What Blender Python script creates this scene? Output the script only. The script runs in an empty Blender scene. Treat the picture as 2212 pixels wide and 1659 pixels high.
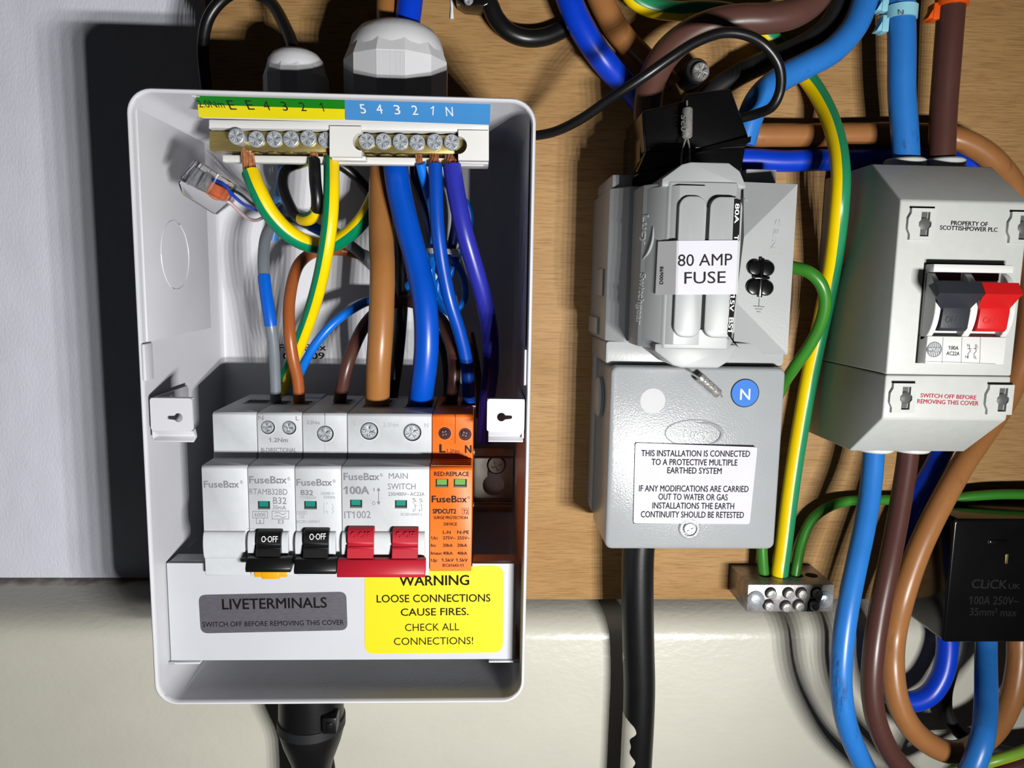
import bpy, bmesh, math, random
from mathutils import Vector, Matrix
random.seed(7)
SC = bpy.context.scene
COL = SC.collection

# ------------------------------------------------------------------ camera, light, exposure
F, D = 1600.0, 371.0                      # focal length in px (2212 wide), camera to board in mm
YAW, PITCH, ROLL = (math.radians(a) for a in (2.508, 7.512, 1.0))
_f = Vector((math.sin(YAW)*math.cos(PITCH), math.cos(YAW)*math.cos(PITCH), -math.sin(PITCH)))
_r = Vector((math.cos(YAW), -math.sin(YAW), 0))
_u = _r.cross(_f)
_r, _u = _r*math.cos(ROLL)+_u*math.sin(ROLL), -_r*math.sin(ROLL)+_u*math.cos(ROLL)
cam = bpy.data.cameras.new('camera')
cam.sensor_fit = 'HORIZONTAL'; cam.sensor_width = 36.0; cam.lens = 36.0*F/2212
cam.clip_start = 0.01; cam.clip_end = 20
co = bpy.data.objects.new('camera', cam); COL.objects.link(co)
M = Matrix.Identity(4)
for i in range(3):
    M[i][0] = _r[i]; M[i][1] = _u[i]; M[i][2] = -_f[i]
M[0][3], M[1][3], M[2][3] = 0, -D/1000, 0
co.matrix_world = M
SC.camera = co

vs = SC.view_settings
vs.view_transform = 'Standard'; vs.look = 'None'; vs.gamma = 1; vs.use_curve_mapping = False
vs.exposure = 0.0
wd = bpy.data.worlds.new('world'); SC.world = wd; wd.use_nodes = True
wd.node_tree.nodes['Background'].inputs[0].default_value = (0.9, 0.93, 1.0, 1)
wd.node_tree.nodes['Background'].inputs[1].default_value = 0.019
# an inspection lamp with a short row of LEDs, held low and to the right of the camera
for i in range(10):
    l = bpy.data.lights.new('inspection_lamp', 'SPOT')
    l.energy = 2.65; l.shadow_soft_size = 0.0045; l.color = (1.0, 0.985, 0.96); l.spot_size = math.radians(136); l.spot_blend = 1.0
    o = bpy.data.objects.new('inspection_lamp', l); COL.objects.link(o)
    o.location = ((146 + 22*(i % 5))/1000, -0.530, (-0.156, -0.176)[i//5])
    o.rotation_euler = (Vector((-0.210, 0, 0.015))-o.location).to_track_quat('-Z', 'Y').to_euler()

# ------------------------------------------------------------------ photo measuring helpers (mm: x right, z up, h off the board)
def ray(px, py):
    d = _f + _r*((px-1106)/F) - _u*((py-829.5)/F)
    return Vector((d[0], d[2], -d[1]))
EYE = Vector((0, 0, D))
def P(px, py, h):
    d = ray(px, py); return EYE + d*((h-D)/d[2])
def W(px, py, h):
    p = P(px, py, h); return p[0], p[1]
def X(px, py, h): return P(px, py, h)[0]
def Z(px, py, h): return P(px, py, h)[1]
def hit(px, py, pl):
    if not isinstance(pl, tuple): return P(px, py, pl)
    d = ray(px, py); return EYE + d*((pl[0]-EYE).dot(pl[1])/d.dot(pl[1]))
def MM(px, h): return px*(D-h)/F
def plane3(a, b, c):
    n = (b-a).cross(c-a).normalized()
    if n[2] < 0: n = -n
    return (a, n)

# ------------------------------------------------------------------ materials
ALB = .62                                # paint reflectances are set against a brighter lamp
def lin(c): return tuple(ALB*((v/255)/12.92 if v/255 <= .04045 else ((v/255+.055)/1.055)**2.4) for v in c)+(1,)
MATS = {}
def mat(name, c, rough=.45, metal=0, var=.06, scale=60, bump=.0, bscale=400, spec=.36, coat=0, trans=0, stretch=None, c2=None, ior=1.45, lo=.35, hi=.75):
    m = bpy.data.materials.new(name); m.use_nodes = True; MATS[name] = m
    nt = m.node_tree; b = nt.nodes['Principled BSDF']; N = nt.nodes.new; L = nt.links.new
    b.inputs['Roughness'].default_value = rough; b.inputs['Metallic'].default_value = metal
    b.inputs['Specular IOR Level'].default_value = spec; b.inputs['Coat Weight'].default_value = coat
    b.inputs['Transmission Weight'].default_value = trans; b.inputs['IOR'].default_value = ior
    tc = N('ShaderNodeTexCoord'); mp = N('ShaderNodeMapping'); L(tc.outputs['Object'], mp.inputs[0])
    if stretch: mp.inputs['Scale'].default_value = stretch
    nz = N('ShaderNodeTexNoise'); nz.inputs['Scale'].default_value = scale; nz.inputs['Detail'].default_value = 6
    L(mp.outputs[0], nz.inputs['Vector'])
    rp = N('ShaderNodeValToRGB'); rp.color_ramp.elements[0].position = lo; rp.color_ramp.elements[1].position = hi
    a = lin(c); k = lin(c2) if c2 else tuple(v*(1-var*2) for v in a[:3])+(1,)
    rp.color_ramp.elements[0].color = a; rp.color_ramp.elements[1].color = k
    L(nz.outputs['Fac'], rp.inputs[0]); L(rp.outputs[0], b.inputs['Base Color'])
    if bump:
        n2 = N('ShaderNodeTexNoise'); n2.inputs['Scale'].default_value = bscale; n2.inputs['Detail'].default_value = 4
        L(mp.outputs[0], n2.inputs['Vector'])
        bp = N('ShaderNodeBump'); bp.inputs['Strength'].default_value = bump; bp.inputs['Distance'].default_value = .0006
        L(n2.outputs['Fac'], bp.inputs['Height']); L(bp.outputs[0], b.inputs['Normal'])
    return m
mat('steel_white', (214, 215, 221), .38, var=.02, bump=.05, bscale=900)
mat('breaker_white', (206, 210, 214), .5, var=.03, scale=300, bump=.06, bscale=2500)
mat('white_plastic', (226, 226, 224), .4, var=.02)
mat('gland_white', (214, 215, 219), .45, var=.03)
mat('strip_white', (198, 201, 208), .5, var=.02, bump=.1, bscale=2500)
mat('ink_grey', (128, 130, 136), .7, var=0, spec=.08)
mat('ink_light', (168, 172, 178), .7, var=0, spec=.08)
mat('ink_dark', (38, 36, 36), .7, var=0, spec=.08)
mat('ink_black', (22, 20, 18), .7, var=0, spec=.08)
mat('ink_white', (235, 238, 240), .6, var=0, spec=.08)
mat('ink_red', (176, 34, 66), .7, var=0, spec=.08)
mat('gap_dark', (14, 13, 13), .8, var=0)
mat('hole_grey', (92, 94, 92), .5, var=.1)
mat('teal_window', (4, 132, 116), .4, var=.05)
mat('green_window', (98, 158, 62), .35, var=.05)
mat('orange_body', (250, 118, 32), .45, var=.03, bump=.06, bscale=2000)
mat('red_toggle', (182, 30, 48), .4, var=.05)
mat('black_toggle', (20, 19, 20), .38, var=.1)
mat('amber_part', (238, 168, 18), .4)
mat('label_yellow', (226, 210, 2), .5, var=.01)
mat('label_green', (6, 128, 20), .4, var=.02)
mat('label_lemon', (238, 222, 10), .4, var=.02)
mat('label_blue', (70, 146, 212), .4, var=.02)
mat('label_grey', (112, 110, 120), .42, metal=.35, var=.12, scale=400, stretch=(1, 1, 6))
mat('label_paper', (202, 202, 212), .6, var=.02)
mat('label_clear', (182, 182, 185), .5, var=.03)
mat('badge_blue', (2, 108, 200), .6, var=.02)
mat('brass', (178, 160, 100), .32, metal=.75, var=.12, scale=200, bump=.1, bscale=1200, stretch=(1, 1, 8))
mat('zinc', (230, 238, 246), .27, metal=.6, var=.18, scale=700, bump=.25, bscale=900)
mat('zinc_shade', (96, 104, 114), .3, metal=.5, var=.2, scale=800); mat('zinc_glint', (246, 250, 255), .25, metal=.3, var=.05)  # dark and bright zinc for the sparkle painted on screw heads
mat('steel_rail', (190, 186, 176), .28, metal=1, var=.15, scale=150)
mat('steel_block', (196, 192, 192), .32, metal=.65, var=.25, scale=250, bump=.15, bscale=800)
mat('lead', (182, 180, 176), .35, metal=.5, var=.2, scale=500, bump=.3, bscale=900)
mat('copper', (255, 176, 128), .25, metal=.7, var=.25, scale=900)
mat('cut_grey', (172, 175, 176), .34, var=.03, bump=.08, bscale=1500)
mat('cut_front', (162, 166, 169), .19, var=.03, bump=.17, bscale=1300, spec=.6)
mat('carrier_grey', (160, 164, 165), .42, var=.03)
mat('isolator_white', (202, 205, 201), .45, var=.03, scale=200, bump=.05, bscale=1800)
mat('isolator_switch', (226, 227, 225), .4, var=.02)
mat('toggle_charcoal', (48, 50, 58), .5, var=.1, bump=.1, bscale=1500)
mat('toggle_red', (214, 28, 30), .42, var=.05)
mat('maroon', (66, 12, 10), .3)
mat('black_gloss', (14, 14, 15), .16, var=.2, spec=.6, bump=.03, bscale=300)
mat('black_emboss', (30, 30, 33), .5, var=0, spec=.2)
mat('black_pvc', (20, 20, 22), .34, var=.15, bump=.04, bscale=500)
mat('black_matt', (30, 31, 34), .55, var=.15)
mat('clear_plastic', (236, 228, 226), .05, trans=1, var=.02, ior=1.3)
MATS['clear_plastic'].node_tree.nodes['Principled BSDF'].inputs['Base Color'].default_value = (.97, .95, .95, 1)
for l_ in list(MATS['clear_plastic'].node_tree.links):
    if l_.to_socket.name == 'Base Color': MATS['clear_plastic'].node_tree.links.remove(l_)
mat('gel_orange', (232, 120, 76), .3, var=.15, scale=600)
mat('cyan_marker', (150, 214, 232), .4, var=.03)
mat('orange_marker', (240, 92, 16), .4, var=.03)
mat('tie_white', (232, 233, 238), .35, var=.02)
def pvc(name, c, dirt=0.0, rough=.33):
    m = mat(name, c, rough, var=.05, scale=90, bump=.03, bscale=300)
    if dirt:                                                   # scuffs: dark smears of their own shape
        nt = m.node_tree; N = nt.nodes.new; L = nt.links.new; b = nt.nodes['Principled BSDF']
        src = b.inputs['Base Color'].links[0].from_socket
        nz = N('ShaderNodeTexNoise'); nz.inputs['Scale'].default_value = 70; nz.inputs['Detail'].default_value = 8; nz.inputs['Roughness'].default_value = .75
        tc = N('ShaderNodeTexCoord'); mp = N('ShaderNodeMapping'); mp.inputs['Scale'].default_value = (1.6, 1.6, .35)
        L(tc.outputs['Object'], mp.inputs[0]); L(mp.outputs[0], nz.inputs['Vector'])
        rp = N('ShaderNodeValToRGB'); rp.color_ramp.elements[0].position = .64-.1*dirt; rp.color_ramp.elements[1].position = .72-.1*dirt
        rp.color_ramp.elements[0].color = (0, 0, 0, 1); rp.color_ramp.elements[1].color = (dirt,)*3+(1,)
        mx = N('ShaderNodeMix'); mx.data_type = 'RGBA'
        L(nz.outputs['Fac'], rp.inputs[0]); L(rp.outputs[0], mx.inputs['Factor']); L(src, mx.inputs['A'])
        mx.inputs['B'].default_value = lin((38, 36, 36)); L(mx.outputs['Result'], b.inputs['Base Color'])
    return m
pvc('pvc_brown', (166, 112, 60), .15); pvc('pvc_tan', (166, 112, 66), .35); pvc('pvc_blue', (6, 76, 206), .1)
pvc('pvc_royal', (6, 62, 206), .1); pvc('pvc_azure', (2, 80, 196), .1); pvc('pvc_cobalt', (6, 98, 214)); pvc('pvc_sky', (44, 122, 206), .6); pvc('pvc_neutral', (4, 72, 178)); pvc('pvc_violet', (44, 48, 164))
pvc('pvc_light', (8, 118, 232)); pvc('pvc_chestnut', (168, 92, 44)); pvc('pvc_dark', (84, 52, 46), .15); pvc('pvc_umber', (92, 62, 54), .1)
pvc('pvc_grey', (122, 130, 138)); pvc('pvc_yellow', (250, 216, 0), .08); pvc('pvc_green', (0, 134, 92)); pvc('pvc_meadow', (40, 140, 92))
pvc('pvc_moss', (58, 132, 42), .05); pvc('pvc_lime', (138, 186, 62), .2); pvc('pvc_navy', (10, 28, 84)); pvc('pvc_pink', (196, 168, 172)); pvc('pvc_slate', (82, 142, 206))

def wall_mats():
    m = mat('wall_plaster', (234, 237, 250), .6, var=.05, scale=30, bump=.4, bscale=420, stretch=(2.2, 2.2, 1))
    m = mat('skirting_paint', (208, 206, 193), .3, var=.05, scale=14, bump=.3, bscale=230, stretch=(1, 1.6, 1.6))
    nt = m.node_tree; N = nt.nodes.new; L = nt.links.new; b = nt.nodes['Principled BSDF']     # grime along the back of the ledge
    src = b.inputs['Base Color'].links[0].from_socket
    tc = N('ShaderNodeTexCoord'); sp = N('ShaderNodeSeparateXYZ'); L(tc.outputs['Object'], sp.inputs[0])
    nz = N('ShaderNodeTexNoise'); nz.inputs['Scale'].default_value = 110; nz.inputs['Detail'].default_value = 8; L(tc.outputs['Object'], nz.inputs['Vector'])
    ma = N('ShaderNodeMapRange'); ma.inputs['From Min'].default_value = .006; ma.inputs['From Max'].default_value = .0195
    L(sp.outputs['Y'], ma.inputs['Value'])
    mu = N('ShaderNodeMath'); mu.operation = 'MULTIPLY'; L(ma.outputs[0], mu.inputs[0]); L(nz.outputs['Fac'], mu.inputs[1])
    rp = N('ShaderNodeValToRGB'); rp.color_ramp.elements[0].position = .2; rp.color_ramp.elements[1].position = .46
    L(mu.outputs[0], rp.inputs[0])
    mx = N('ShaderNodeMix'); mx.data_type = 'RGBA'; L(rp.outputs[0], mx.inputs['Factor']); L(src, mx.inputs['A'])
    mx.inputs['B'].default_value = lin((98, 80, 62)); L(mx.outputs['Result'], b.inputs['Base Color'])
    # oak veneer: fine dark pores running along x over slow bands
    m = mat('oak_veneer', (184, 147, 98), .5, spec=.2, scale=10, stretch=(1, 1, 7), c2=(164, 126, 78), bump=.12, bscale=90, lo=.3, hi=.8)
    nt = m.node_tree; N = nt.nodes.new; L = nt.links.new; b = nt.nodes['Principled BSDF']
    src = b.inputs['Base Color'].links[0].from_socket
    tc = N('ShaderNodeTexCoord'); mp = N('ShaderNodeMapping'); mp.inputs['Scale'].default_value = (70, 70, 1500); L(tc.outputs['Object'], mp.inputs[0])
    nz = N('ShaderNodeTexNoise'); nz.inputs['Scale'].default_value = 1; nz.inputs['Detail'].default_value = 5; nz.inputs['Roughness'].default_value = .65; nz.inputs['Distortion'].default_value = .25
    L(mp.outputs[0], nz.inputs['Vector'])
    rp = N('ShaderNodeValToRGB'); rp.color_ramp.elements[0].position = .46; rp.color_ramp.elements[1].position = .68
    rp.color_ramp.elements[1].color = (.75, .75, .75, 1)
    L(nz.outputs['Fac'], rp.inputs[0])
    mx = N('ShaderNodeMix'); mx.data_type = 'RGBA'; L(rp.outputs[0], mx.inputs['Factor']); L(src, mx.inputs['A'])
    mx.inputs['B'].default_value = lin((132, 92, 54)); L(mx.outputs['Result'], b.inputs['Base Color'])
wall_mats()

# ------------------------------------------------------------------ mesh builder
ORG = {}
def cr(pts, n):
    """Catmull-Rom through pts, n samples a span"""
    q = [pts[0]*2-pts[1]]+list(pts)+[pts[-1]*2-pts[-2]]; out = []
    for i in range(1, len(q)-2):
        a, b, c, d = q[i-1:i+3]
        for k in range(n):
            t = k/n
            out.append(.5*((2*b)+(c-a)*t+(2*a-5*b+4*c-d)*t*t+(3*b-a-3*c+d)*t**3))
    out.append(pts[-1].copy()); return out
def rr(x0, x1, z0, z1, r, n=5):
    out = []
    for cx, cz, a0 in ((x1-r, z1-r, 0), (x0+r, z1-r, 90), (x0+r, z0+r, 180), (x1-r, z0+r, 270)):
        for k in range(n+1):
            a = math.radians(a0+90*k/n); out.append((cx+r*math.cos(a), cz+r*math.sin(a)))
    return out
def circ(cx, cz, r, n=24, rz=None, ph=0): return [(cx+r*math.cos(2*math.pi*k/n+ph), cz+(rz or r)*math.sin(2*math.pi*k/n+ph)) for k in range(n)]
GL = {}
def glyphs(s, bold=0, ex=0):
    key = (s, bold, ex)
    if key not in GL:
        c = bpy.data.curves.new('t', 'FONT'); c.body = s; c.size = 1; c.resolution_u = 3; c.offset = bold; c.extrude = ex
        o = bpy.data.objects.new('t', c); COL.objects.link(o)
        dg = bpy.context.evaluated_depsgraph_get(); dg.update()
        me = bpy.data.meshes.new_from_object(o.evaluated_get(dg))
        v = [w.co.copy() for w in me.vertices]; f = [tuple(p.vertices) for p in me.polygons]
        bpy.data.objects.remove(o); bpy.data.curves.remove(c); bpy.data.meshes.remove(me)
        GL[key] = (v, f, min(w[0] for w in v), max(w[0] for w in v), max(w[1] for w in v))
    return GL[key]
CAPH = glyphs('H')[4]
def flags(t):
    w = glyphs('1')[3]-glyphs('1')[2]
    return [glyphs(t[:i+1])[3]-w*.6 for i, c in enumerate(t) if c == '1']
class MB:
    def __init__(s, m='steel_white'):
        s.v = []; s.f = []; s.m = []; s.names = []; s.cur = m; s.xf = None
    def mi(s, m):
        m = m or s.cur
        if m not in s.names: s.names.append(m)
        return s.names.index(m)
    def raw(s, vs_, fs, m=None):
        b = len(s.v); k = s.mi(m)
        for w in vs_:
            w = Vector(w)
            s.v.append(s.xf @ w if s.xf else w)
        for f in fs: s.f.append(tuple(b+i for i in f)); s.m.append(k)
        return s
    def bm(s, bm, m=None, fix=True):
        if fix: bmesh.ops.recalc_face_normals(bm, faces=bm.faces[:])
        bm.verts.index_update()
        s.raw([w.co.copy() for w in bm.verts], [tuple(w.index for w in f.verts) for f in bm.faces], m); bm.free(); return s
    def poly(s, pts, a0, a1, axis='h', bev=0, m=None, seg=2):
        """extrude a 2D outline; axis h: (x,z), x: (z,h), z: (x,h)"""
        e = {'h': lambda p, t: (p[0], p[1], t), 'x': lambda p, t: (t, p[0], p[1]), 'z': lambda p, t: (p[0], t, p[1])}[axis]
        bm = bmesh.new()
        A = [bm.verts.new(e(p, a0)) for p in pts]; B = [bm.verts.new(e(p, a1)) for p in pts]; n = len(pts)
        bm.faces.new(A); bm.faces.new(B)
        for i in range(n): bm.faces.new((A[i], A[(i+1) % n], B[(i+1) % n], B[i]))
        bmesh.ops.recalc_face_normals(bm, faces=bm.faces[:])
        if bev:
            ed = [q for q in bm.edges if len(q.link_faces) == 2 and q.calc_face_angle(0) > .5]
            bmesh.ops.bevel(bm, geom=ed, offset=bev, segments=seg, profile=.5, affect='EDGES', clamp_overlap=True)
        return s.bm(bm, m)
    def box(s, x0, x1, z0, z1, h0, h1, bev=0, m=None, seg=2):
        return s.poly([(x0, z0), (x1, z0), (x1, z1), (x0, z1)], h0, h1, 'h', bev, m, seg)
    def plate(s, outer, holes, h0, h1, m=None):
        bm = bmesh.new(); loops = [outer]+holes; rings = []
        for h in (h0, h1):
            es = []; rg = []
            for lp in loops:
                vv = [bm.verts.new((p[0], p[1], h)) for p in lp]; rg.append(vv)
                for i in range(len(vv)): es.append(bm.edges.new((vv[i], vv[(i+1) % len(vv)])))
            bmesh.ops.triangle_fill(bm, edges=es, use_beauty=True, use_dissolve=False); rings.append(rg)
        for a, b in zip(*rings):
            n = len(a)
            for i in range(n): bm.faces.new((a[i], a[(i+1) % n], b[(i+1) % n], b[i]))
        return s.bm(bm, m)
    def loft(s, loops, m=None, cap=(True, True), closed=True, fix=True):
        bm = bmesh.new(); R = [[bm.verts.new(p) for p in lp] for lp in loops]; n = len(loops[0])
        for a, b in zip(R, R[1:]):
            for i in range(n if closed else n-1): bm.faces.new((a[i], a[(i+1) % n], b[(i+1) % n], b[i]))
        if cap[0]: bm.faces.new(R[0])
        if cap[1]: bm.faces.new(R[-1])
        return s.bm(bm, m, fix)
    def lathe(s, c, ax, prof, n=28, m=None, cap=(True, True), sx=1, ph=0, sides=None):
        ax = Vector(ax).normalized(); c = Vector(c)
        e1 = ax.orthogonal().normalized() if abs(ax[0]) > .9 else (Vector((1, 0, 0))-ax*ax[0]).normalized()
        e2 = ax.cross(e1); L = []
        for t, r in prof:
            L.append([c+ax*t+(e1*math.cos(2*math.pi*k/n+ph)*sx+e2*math.sin(2*math.pi*k/n+ph))*max(r, 1e-3) for k in range(n)])
        return s.loft(L, m, cap)
    def tube(s, pts, r, m=None, seg=16, n=8, stripe=None, cap=True, sub=True, sq=1):
        pts = [Vector(p) for p in pts]; c = cr(pts, n) if sub else pts; L = []; N = len(c); nn = Vector((0, 0, 1)); A = []
        for i, p in enumerate(c):
            t = (c[min(i+1, N-1)]-c[max(i-1, 0)]).normalized()
            ref = Vector((0, 0, 1)); q = ref-t*ref.dot(t)
            if q.length < .35:
                q = nn-t*nn.dot(t)
            nn = q.normalized(); b = t.cross(nn)
            rad = r(i/(N-1)) if callable(r) else r
            tw = math.radians(stripe[3]*(1-i/N)) if stripe and len(stripe) > 3 else 0
            L.append([p+(nn*math.cos(2*math.pi*k/seg+tw)+b*sq*math.sin(2*math.pi*k/seg+tw))*rad for k in range(seg)])
        v = [w for lp in L for w in lp]; fs = {}; 
        for i in range(N-1):
            for k in range(seg):
                a = 360*(k+.5)/seg; a = a-360 if a > 180 else a
                mm = m
                if stripe:
                    lo, hi = stripe[1], stripe[2]
                    inn = lo <= a <= hi or lo <= a+360 <= hi or lo <= a-360 <= hi
                    mm = stripe[0] if inn else m
                k2 = (k+1) % seg
                fs.setdefault(mm, []).append((i*seg+k, i*seg+k2, (i+1)*seg+k2, (i+1)*seg+k))
        if cap: fs.setdefault(m, []).extend([tuple(range(seg))[::-1], tuple((N-1)*seg+k for k in range(seg))])
        b = len(s.v)
        for w in v: s.v.append(s.xf @ w if s.xf else w)
        for mm, ff in fs.items():
            k = s.mi(mm)
            for f in ff: s.f.append(tuple(b+i for i in f)); s.m.append(k)
        return s
    def text(s, t, a, b, cap, m, pl, bold=0, ex=0, lift=.07):
        A, B = hit(a[0], a[1], pl), hit(b[0], b[1], pl)
        n = pl[1] if isinstance(pl, tuple) else Vector((0, 0, 1))
        dx, dy = b[0]-a[0], b[1]-a[1]; q = math.hypot(dx, dy)
        T = hit(a[0]+dy/q*cap, a[1]-dx/q*cap, pl)
        u = (B-A).normalized(); v = n.cross(u).normalized(); ch = abs((T-A).dot(v))
        gv, gf, x0, x1, _ = glyphs(t, 0, ex)
        sx = (B-A).length/(x1-x0); sy = ch/CAPH
        for k, (bx_, by_) in enumerate(((0, 0),) if not bold else ((-bold, 0), (bold, 0), (0, bold*.6), (0, -bold*.6))):
            s.raw([A+u*((w[0]-x0+bx_)*sx)+v*((w[1]+by_)*sy)+n*(lift+k*.002+(w[2]*sy if ex else 0)) for w in gv], gf, m)
            for x1_ in flags(t):                               # the default face draws 1 as a bare bar: give it its flag
                s.raw([A+u*((p[0]+x1_-x0+bx_)*sx)+v*((p[1]+by_)*sy)+n*(lift+k*.002+.004) for p in ((0, CAPH), (-.24, CAPH*.76), (-.24, CAPH*.65), (0, CAPH*.84))], [(0, 1, 2, 3)], m)
        return s
    def logo(s, x0, x1, y, cap, m, pl, bold=.02):
        """the maker's lettering whose o is a small broken square"""
        w = x1-x0; s.text('FuseB', (x0, y), (x0+w*.715, y), cap, m, pl, bold); s.text('x', (x0+w*.865, y), (x1, y), cap, m, pl, bold)
        a, c, t, lw = x0+w*.745, x0+w*.84, y-cap*.66, cap*.13; q = lw/2
        s.line([(a+w*.04, y-q), (a, y-q), (a, t+q), (c-w*.035, t+q)], lw, m, pl); s.line([(c-w*.04, t+q+lw*.2), (c, t+q), (c, y-q), (a+w*.065, y-q)], lw, m, pl); s.line([(a+w*.035, y-q), (a+w*.035, y-q-lw*1.3)], lw*.8, m, pl)
        return s
    def sticker(s, corners, pl, r, th, m, n=5, lift=.02):
        """a thin sheet with rounded corners from four photo corners TL TR BR BL on a plane"""
        c = [hit(p[0], p[1], pl) for p in corners]; nn = pl[1] if isinstance(pl, tuple) else Vector((0, 0, 1)); out = []
        for i in range(4):
            p, a, b = c[i], (c[i-1]-c[i]).normalized(), (c[(i+1) % 4]-c[i]).normalized()
            if r <= 0: out.append(p); continue
            for k in range(n+1):
                t = k/n; w0, w1, w2 = (1-t)**2, 2*t*(1-t), t*t
                out.append(p+a*r*w0+b*r*w2)
        s.loft([[p+nn*lift for p in out], [p+nn*(lift+th) for p in out]], m); return s
    def line(s, pts, w, m, pl, lift=.08):
        """a thin printed stroke through photo points, w in px"""
        q = [hit(p[0], p[1], pl) for p in pts]; n = pl[1] if isinstance(pl, tuple) else Vector((0, 0, 1))
        ww = (hit(pts[0][0]+w, pts[0][1], pl)-q[0]).length/2
        for a, b in zip(q, q[1:]):
            u = (b-a).normalized(); v = n.cross(u)*ww; e = u*ww*.6
            s.raw([a-v-e+n*lift, b-v+e+n*lift, b+v+e+n*lift, a+v-e+n*lift], [(0, 1, 2, 3)], m)
        return s
    def build(s, name, parent=None, label=None, smooth=38, origin=None):
        if parent is not None: og = ORG[parent.name]
        elif origin is not None: og = Vector(origin)
        else:
            lo = Vector([min(v[i] for v in s.v) for i in range(3)]); hi = Vector([max(v[i] for v in s.v) for i in range(3)])
            og = Vector(((lo[0]+hi[0])/2, lo[1], (lo[2]+hi[2])/2))
        me = bpy.data.meshes.new(name)
        me.from_pydata([((v[0]-og[0])/1000, -(v[2]-og[2])/1000, (v[1]-og[1])/1000) for v in s.v], [], s.f)
        for n_ in s.names: me.materials.append(MATS[n_])
        for p, k in zip(me.polygons, s.m): p.material_index = k; p.use_smooth = True
        me.set_sharp_from_angle(angle=math.radians(smooth))
        o = bpy.data.objects.new(name, me); COL.objects.link(o)
        if parent is not None: o.parent = parent
        else: o.location = (og[0]/1000, -og[2]/1000, og[1]/1000)
        ORG[o.name] = og
        if label: o['label'] = label
        return o
def tag(o, label, cat, group=None):
    o['label'] = label; o['category'] = cat
    if group: o['group'] = group
    return o
def thing(name, at, label, cat, group=None):
    o = bpy.data.objects.new(name, None); COL.objects.link(o); o.empty_display_size = .01
    o.location = (at[0]/1000, -at[2]/1000, at[1]/1000); ORG[o.name] = Vector(at)
    return tag(o, label, cat, group)
def screw_head(mb, c, r, hgt=1.2, m='zinc', ax=(0, 0, 1), rot=.3, glints=True, depth=.7):
    """a pan head with a real cross recess and pozi ticks painted dark and bright for sparkle; c is the seat point, facing ax"""
    old = mb.xf
    q = Vector((0, 0, 1)).rotation_difference(Vector(ax)).to_matrix().to_4x4()
    T = Matrix.Translation(Vector(c)) @ q @ Matrix.Rotation(rot, 4, 'Z')
    mb.xf = T if old is None else old @ T
    w, l = r*.13, r*.6
    cross = [(w, w), (w, l), (-w, l), (-w, w), (-l, w), (-l, -w), (-w, -w), (-w, -l), (w, -l), (w, -w), (l, -w), (l, w)]
    mb.lathe((0, 0, -.2), (0, 0, 1), [(0, r), (.2+hgt*.55, r), (.2+hgt*.82, r*.95), (.2+hgt, r*.84)], 28, m, cap=(True, False))
    mb.plate(circ(0, 0, r*.84, 28), [cross], hgt-depth, hgt, m)
    mb.poly(circ(0, 0, r*.7, 16), hgt-depth-.05, hgt-depth, m=m)
    if glints:
        for k in range(8):  # alternate dark and bright wedges paint the sparkle of the head
            a = math.pi/8+k*math.pi/4; d = Vector((math.cos(a), math.sin(a), 0)); e = Vector((-d[1], d[0], 0))*r*.035
            mb.raw([d*r*.3-e+Vector((0, 0, hgt+.03)), d*r*.78-e*1.3+Vector((0, 0, hgt+.03)), d*r*.78+e*1.3+Vector((0, 0, hgt+.03)), d*r*.3+e+Vector((0, 0, hgt+.03))], [(0, 1, 2, 3)], 'zinc_shade' if k % 2 else 'zinc_glint')
    mb.xf = old
def strands(mb, p0, p1, r, n=12, fan=.0):
    p0, p1 = Vector(p0), Vector(p1); t = (p1-p0).normalized(); a = t.orthogonal().normalized(); b = t.cross(a)
    for k in range(n):
        an = 2.4*k; rad = r*math.sqrt((k+.5)/n)*.85; o = a*math.cos(an)*rad+b*math.sin(an)*rad
        o2 = a*math.cos(an+.7)*rad*(1-fan)+b*math.sin(an+.7)*rad*(1-fan)
        mb.tube([p0+o, (p0+p1)/2+(o+o2)/2*1.04, p1+o2], r*(1.05/math.sqrt(n)), 'copper', 6, 3)
def wire(name, pts, wpx, m, label, cat='wire', group=None, stripe=None, ends=None, parts=None, seg=18, n=8, rad=None, blank=False):
    """a cable through photo points (px, py, h); one mesh, or an Empty with its core and sleeves as parts"""
    q = [P(*p) for p in pts]
    for a_, b_, k_ in ((0, 1, 0), (-1, -2, None)):               # carry on past the edge of the view
        if pts[a_][1] < -20 or pts[a_][1] > 1690 or pts[a_][0] > 2225:
            e_ = q[a_]+(q[a_]-q[b_]).normalized()*45
            q = [e_]+q if k_ == 0 else q+[e_]
    hm = sum(p[2] for p in pts)/len(pts); r = rad or MM(wpx, hm)/2
    mb = MB(m).tube(q, r, m, seg, n, stripe)
    if not ends and not parts and not blank:
        return tag(mb.build(name), label, cat, group)
    t = thing(name, q[-1], label, cat, group); mb.build('insulation', t)
    for e in ends or ():
        c = MB('copper'); strands(c, P(*e[0]), P(*e[1]), e[2]*r, e[3] if len(e) > 3 else 12, e[4] if len(e) > 4 else 0); c.build('copper_core', t, 'bare copper strands')
    for pn, pm, i0, i1, k, lb, st in parts or ():
        cc = cr(q, 8); seg_ = cc[int(i0*8):int(i1*8)+1]
        MB(pm).tube(seg_, r*k, pm, seg, 1, st, sub=False).build(pn, t, lb)
    return t

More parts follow.
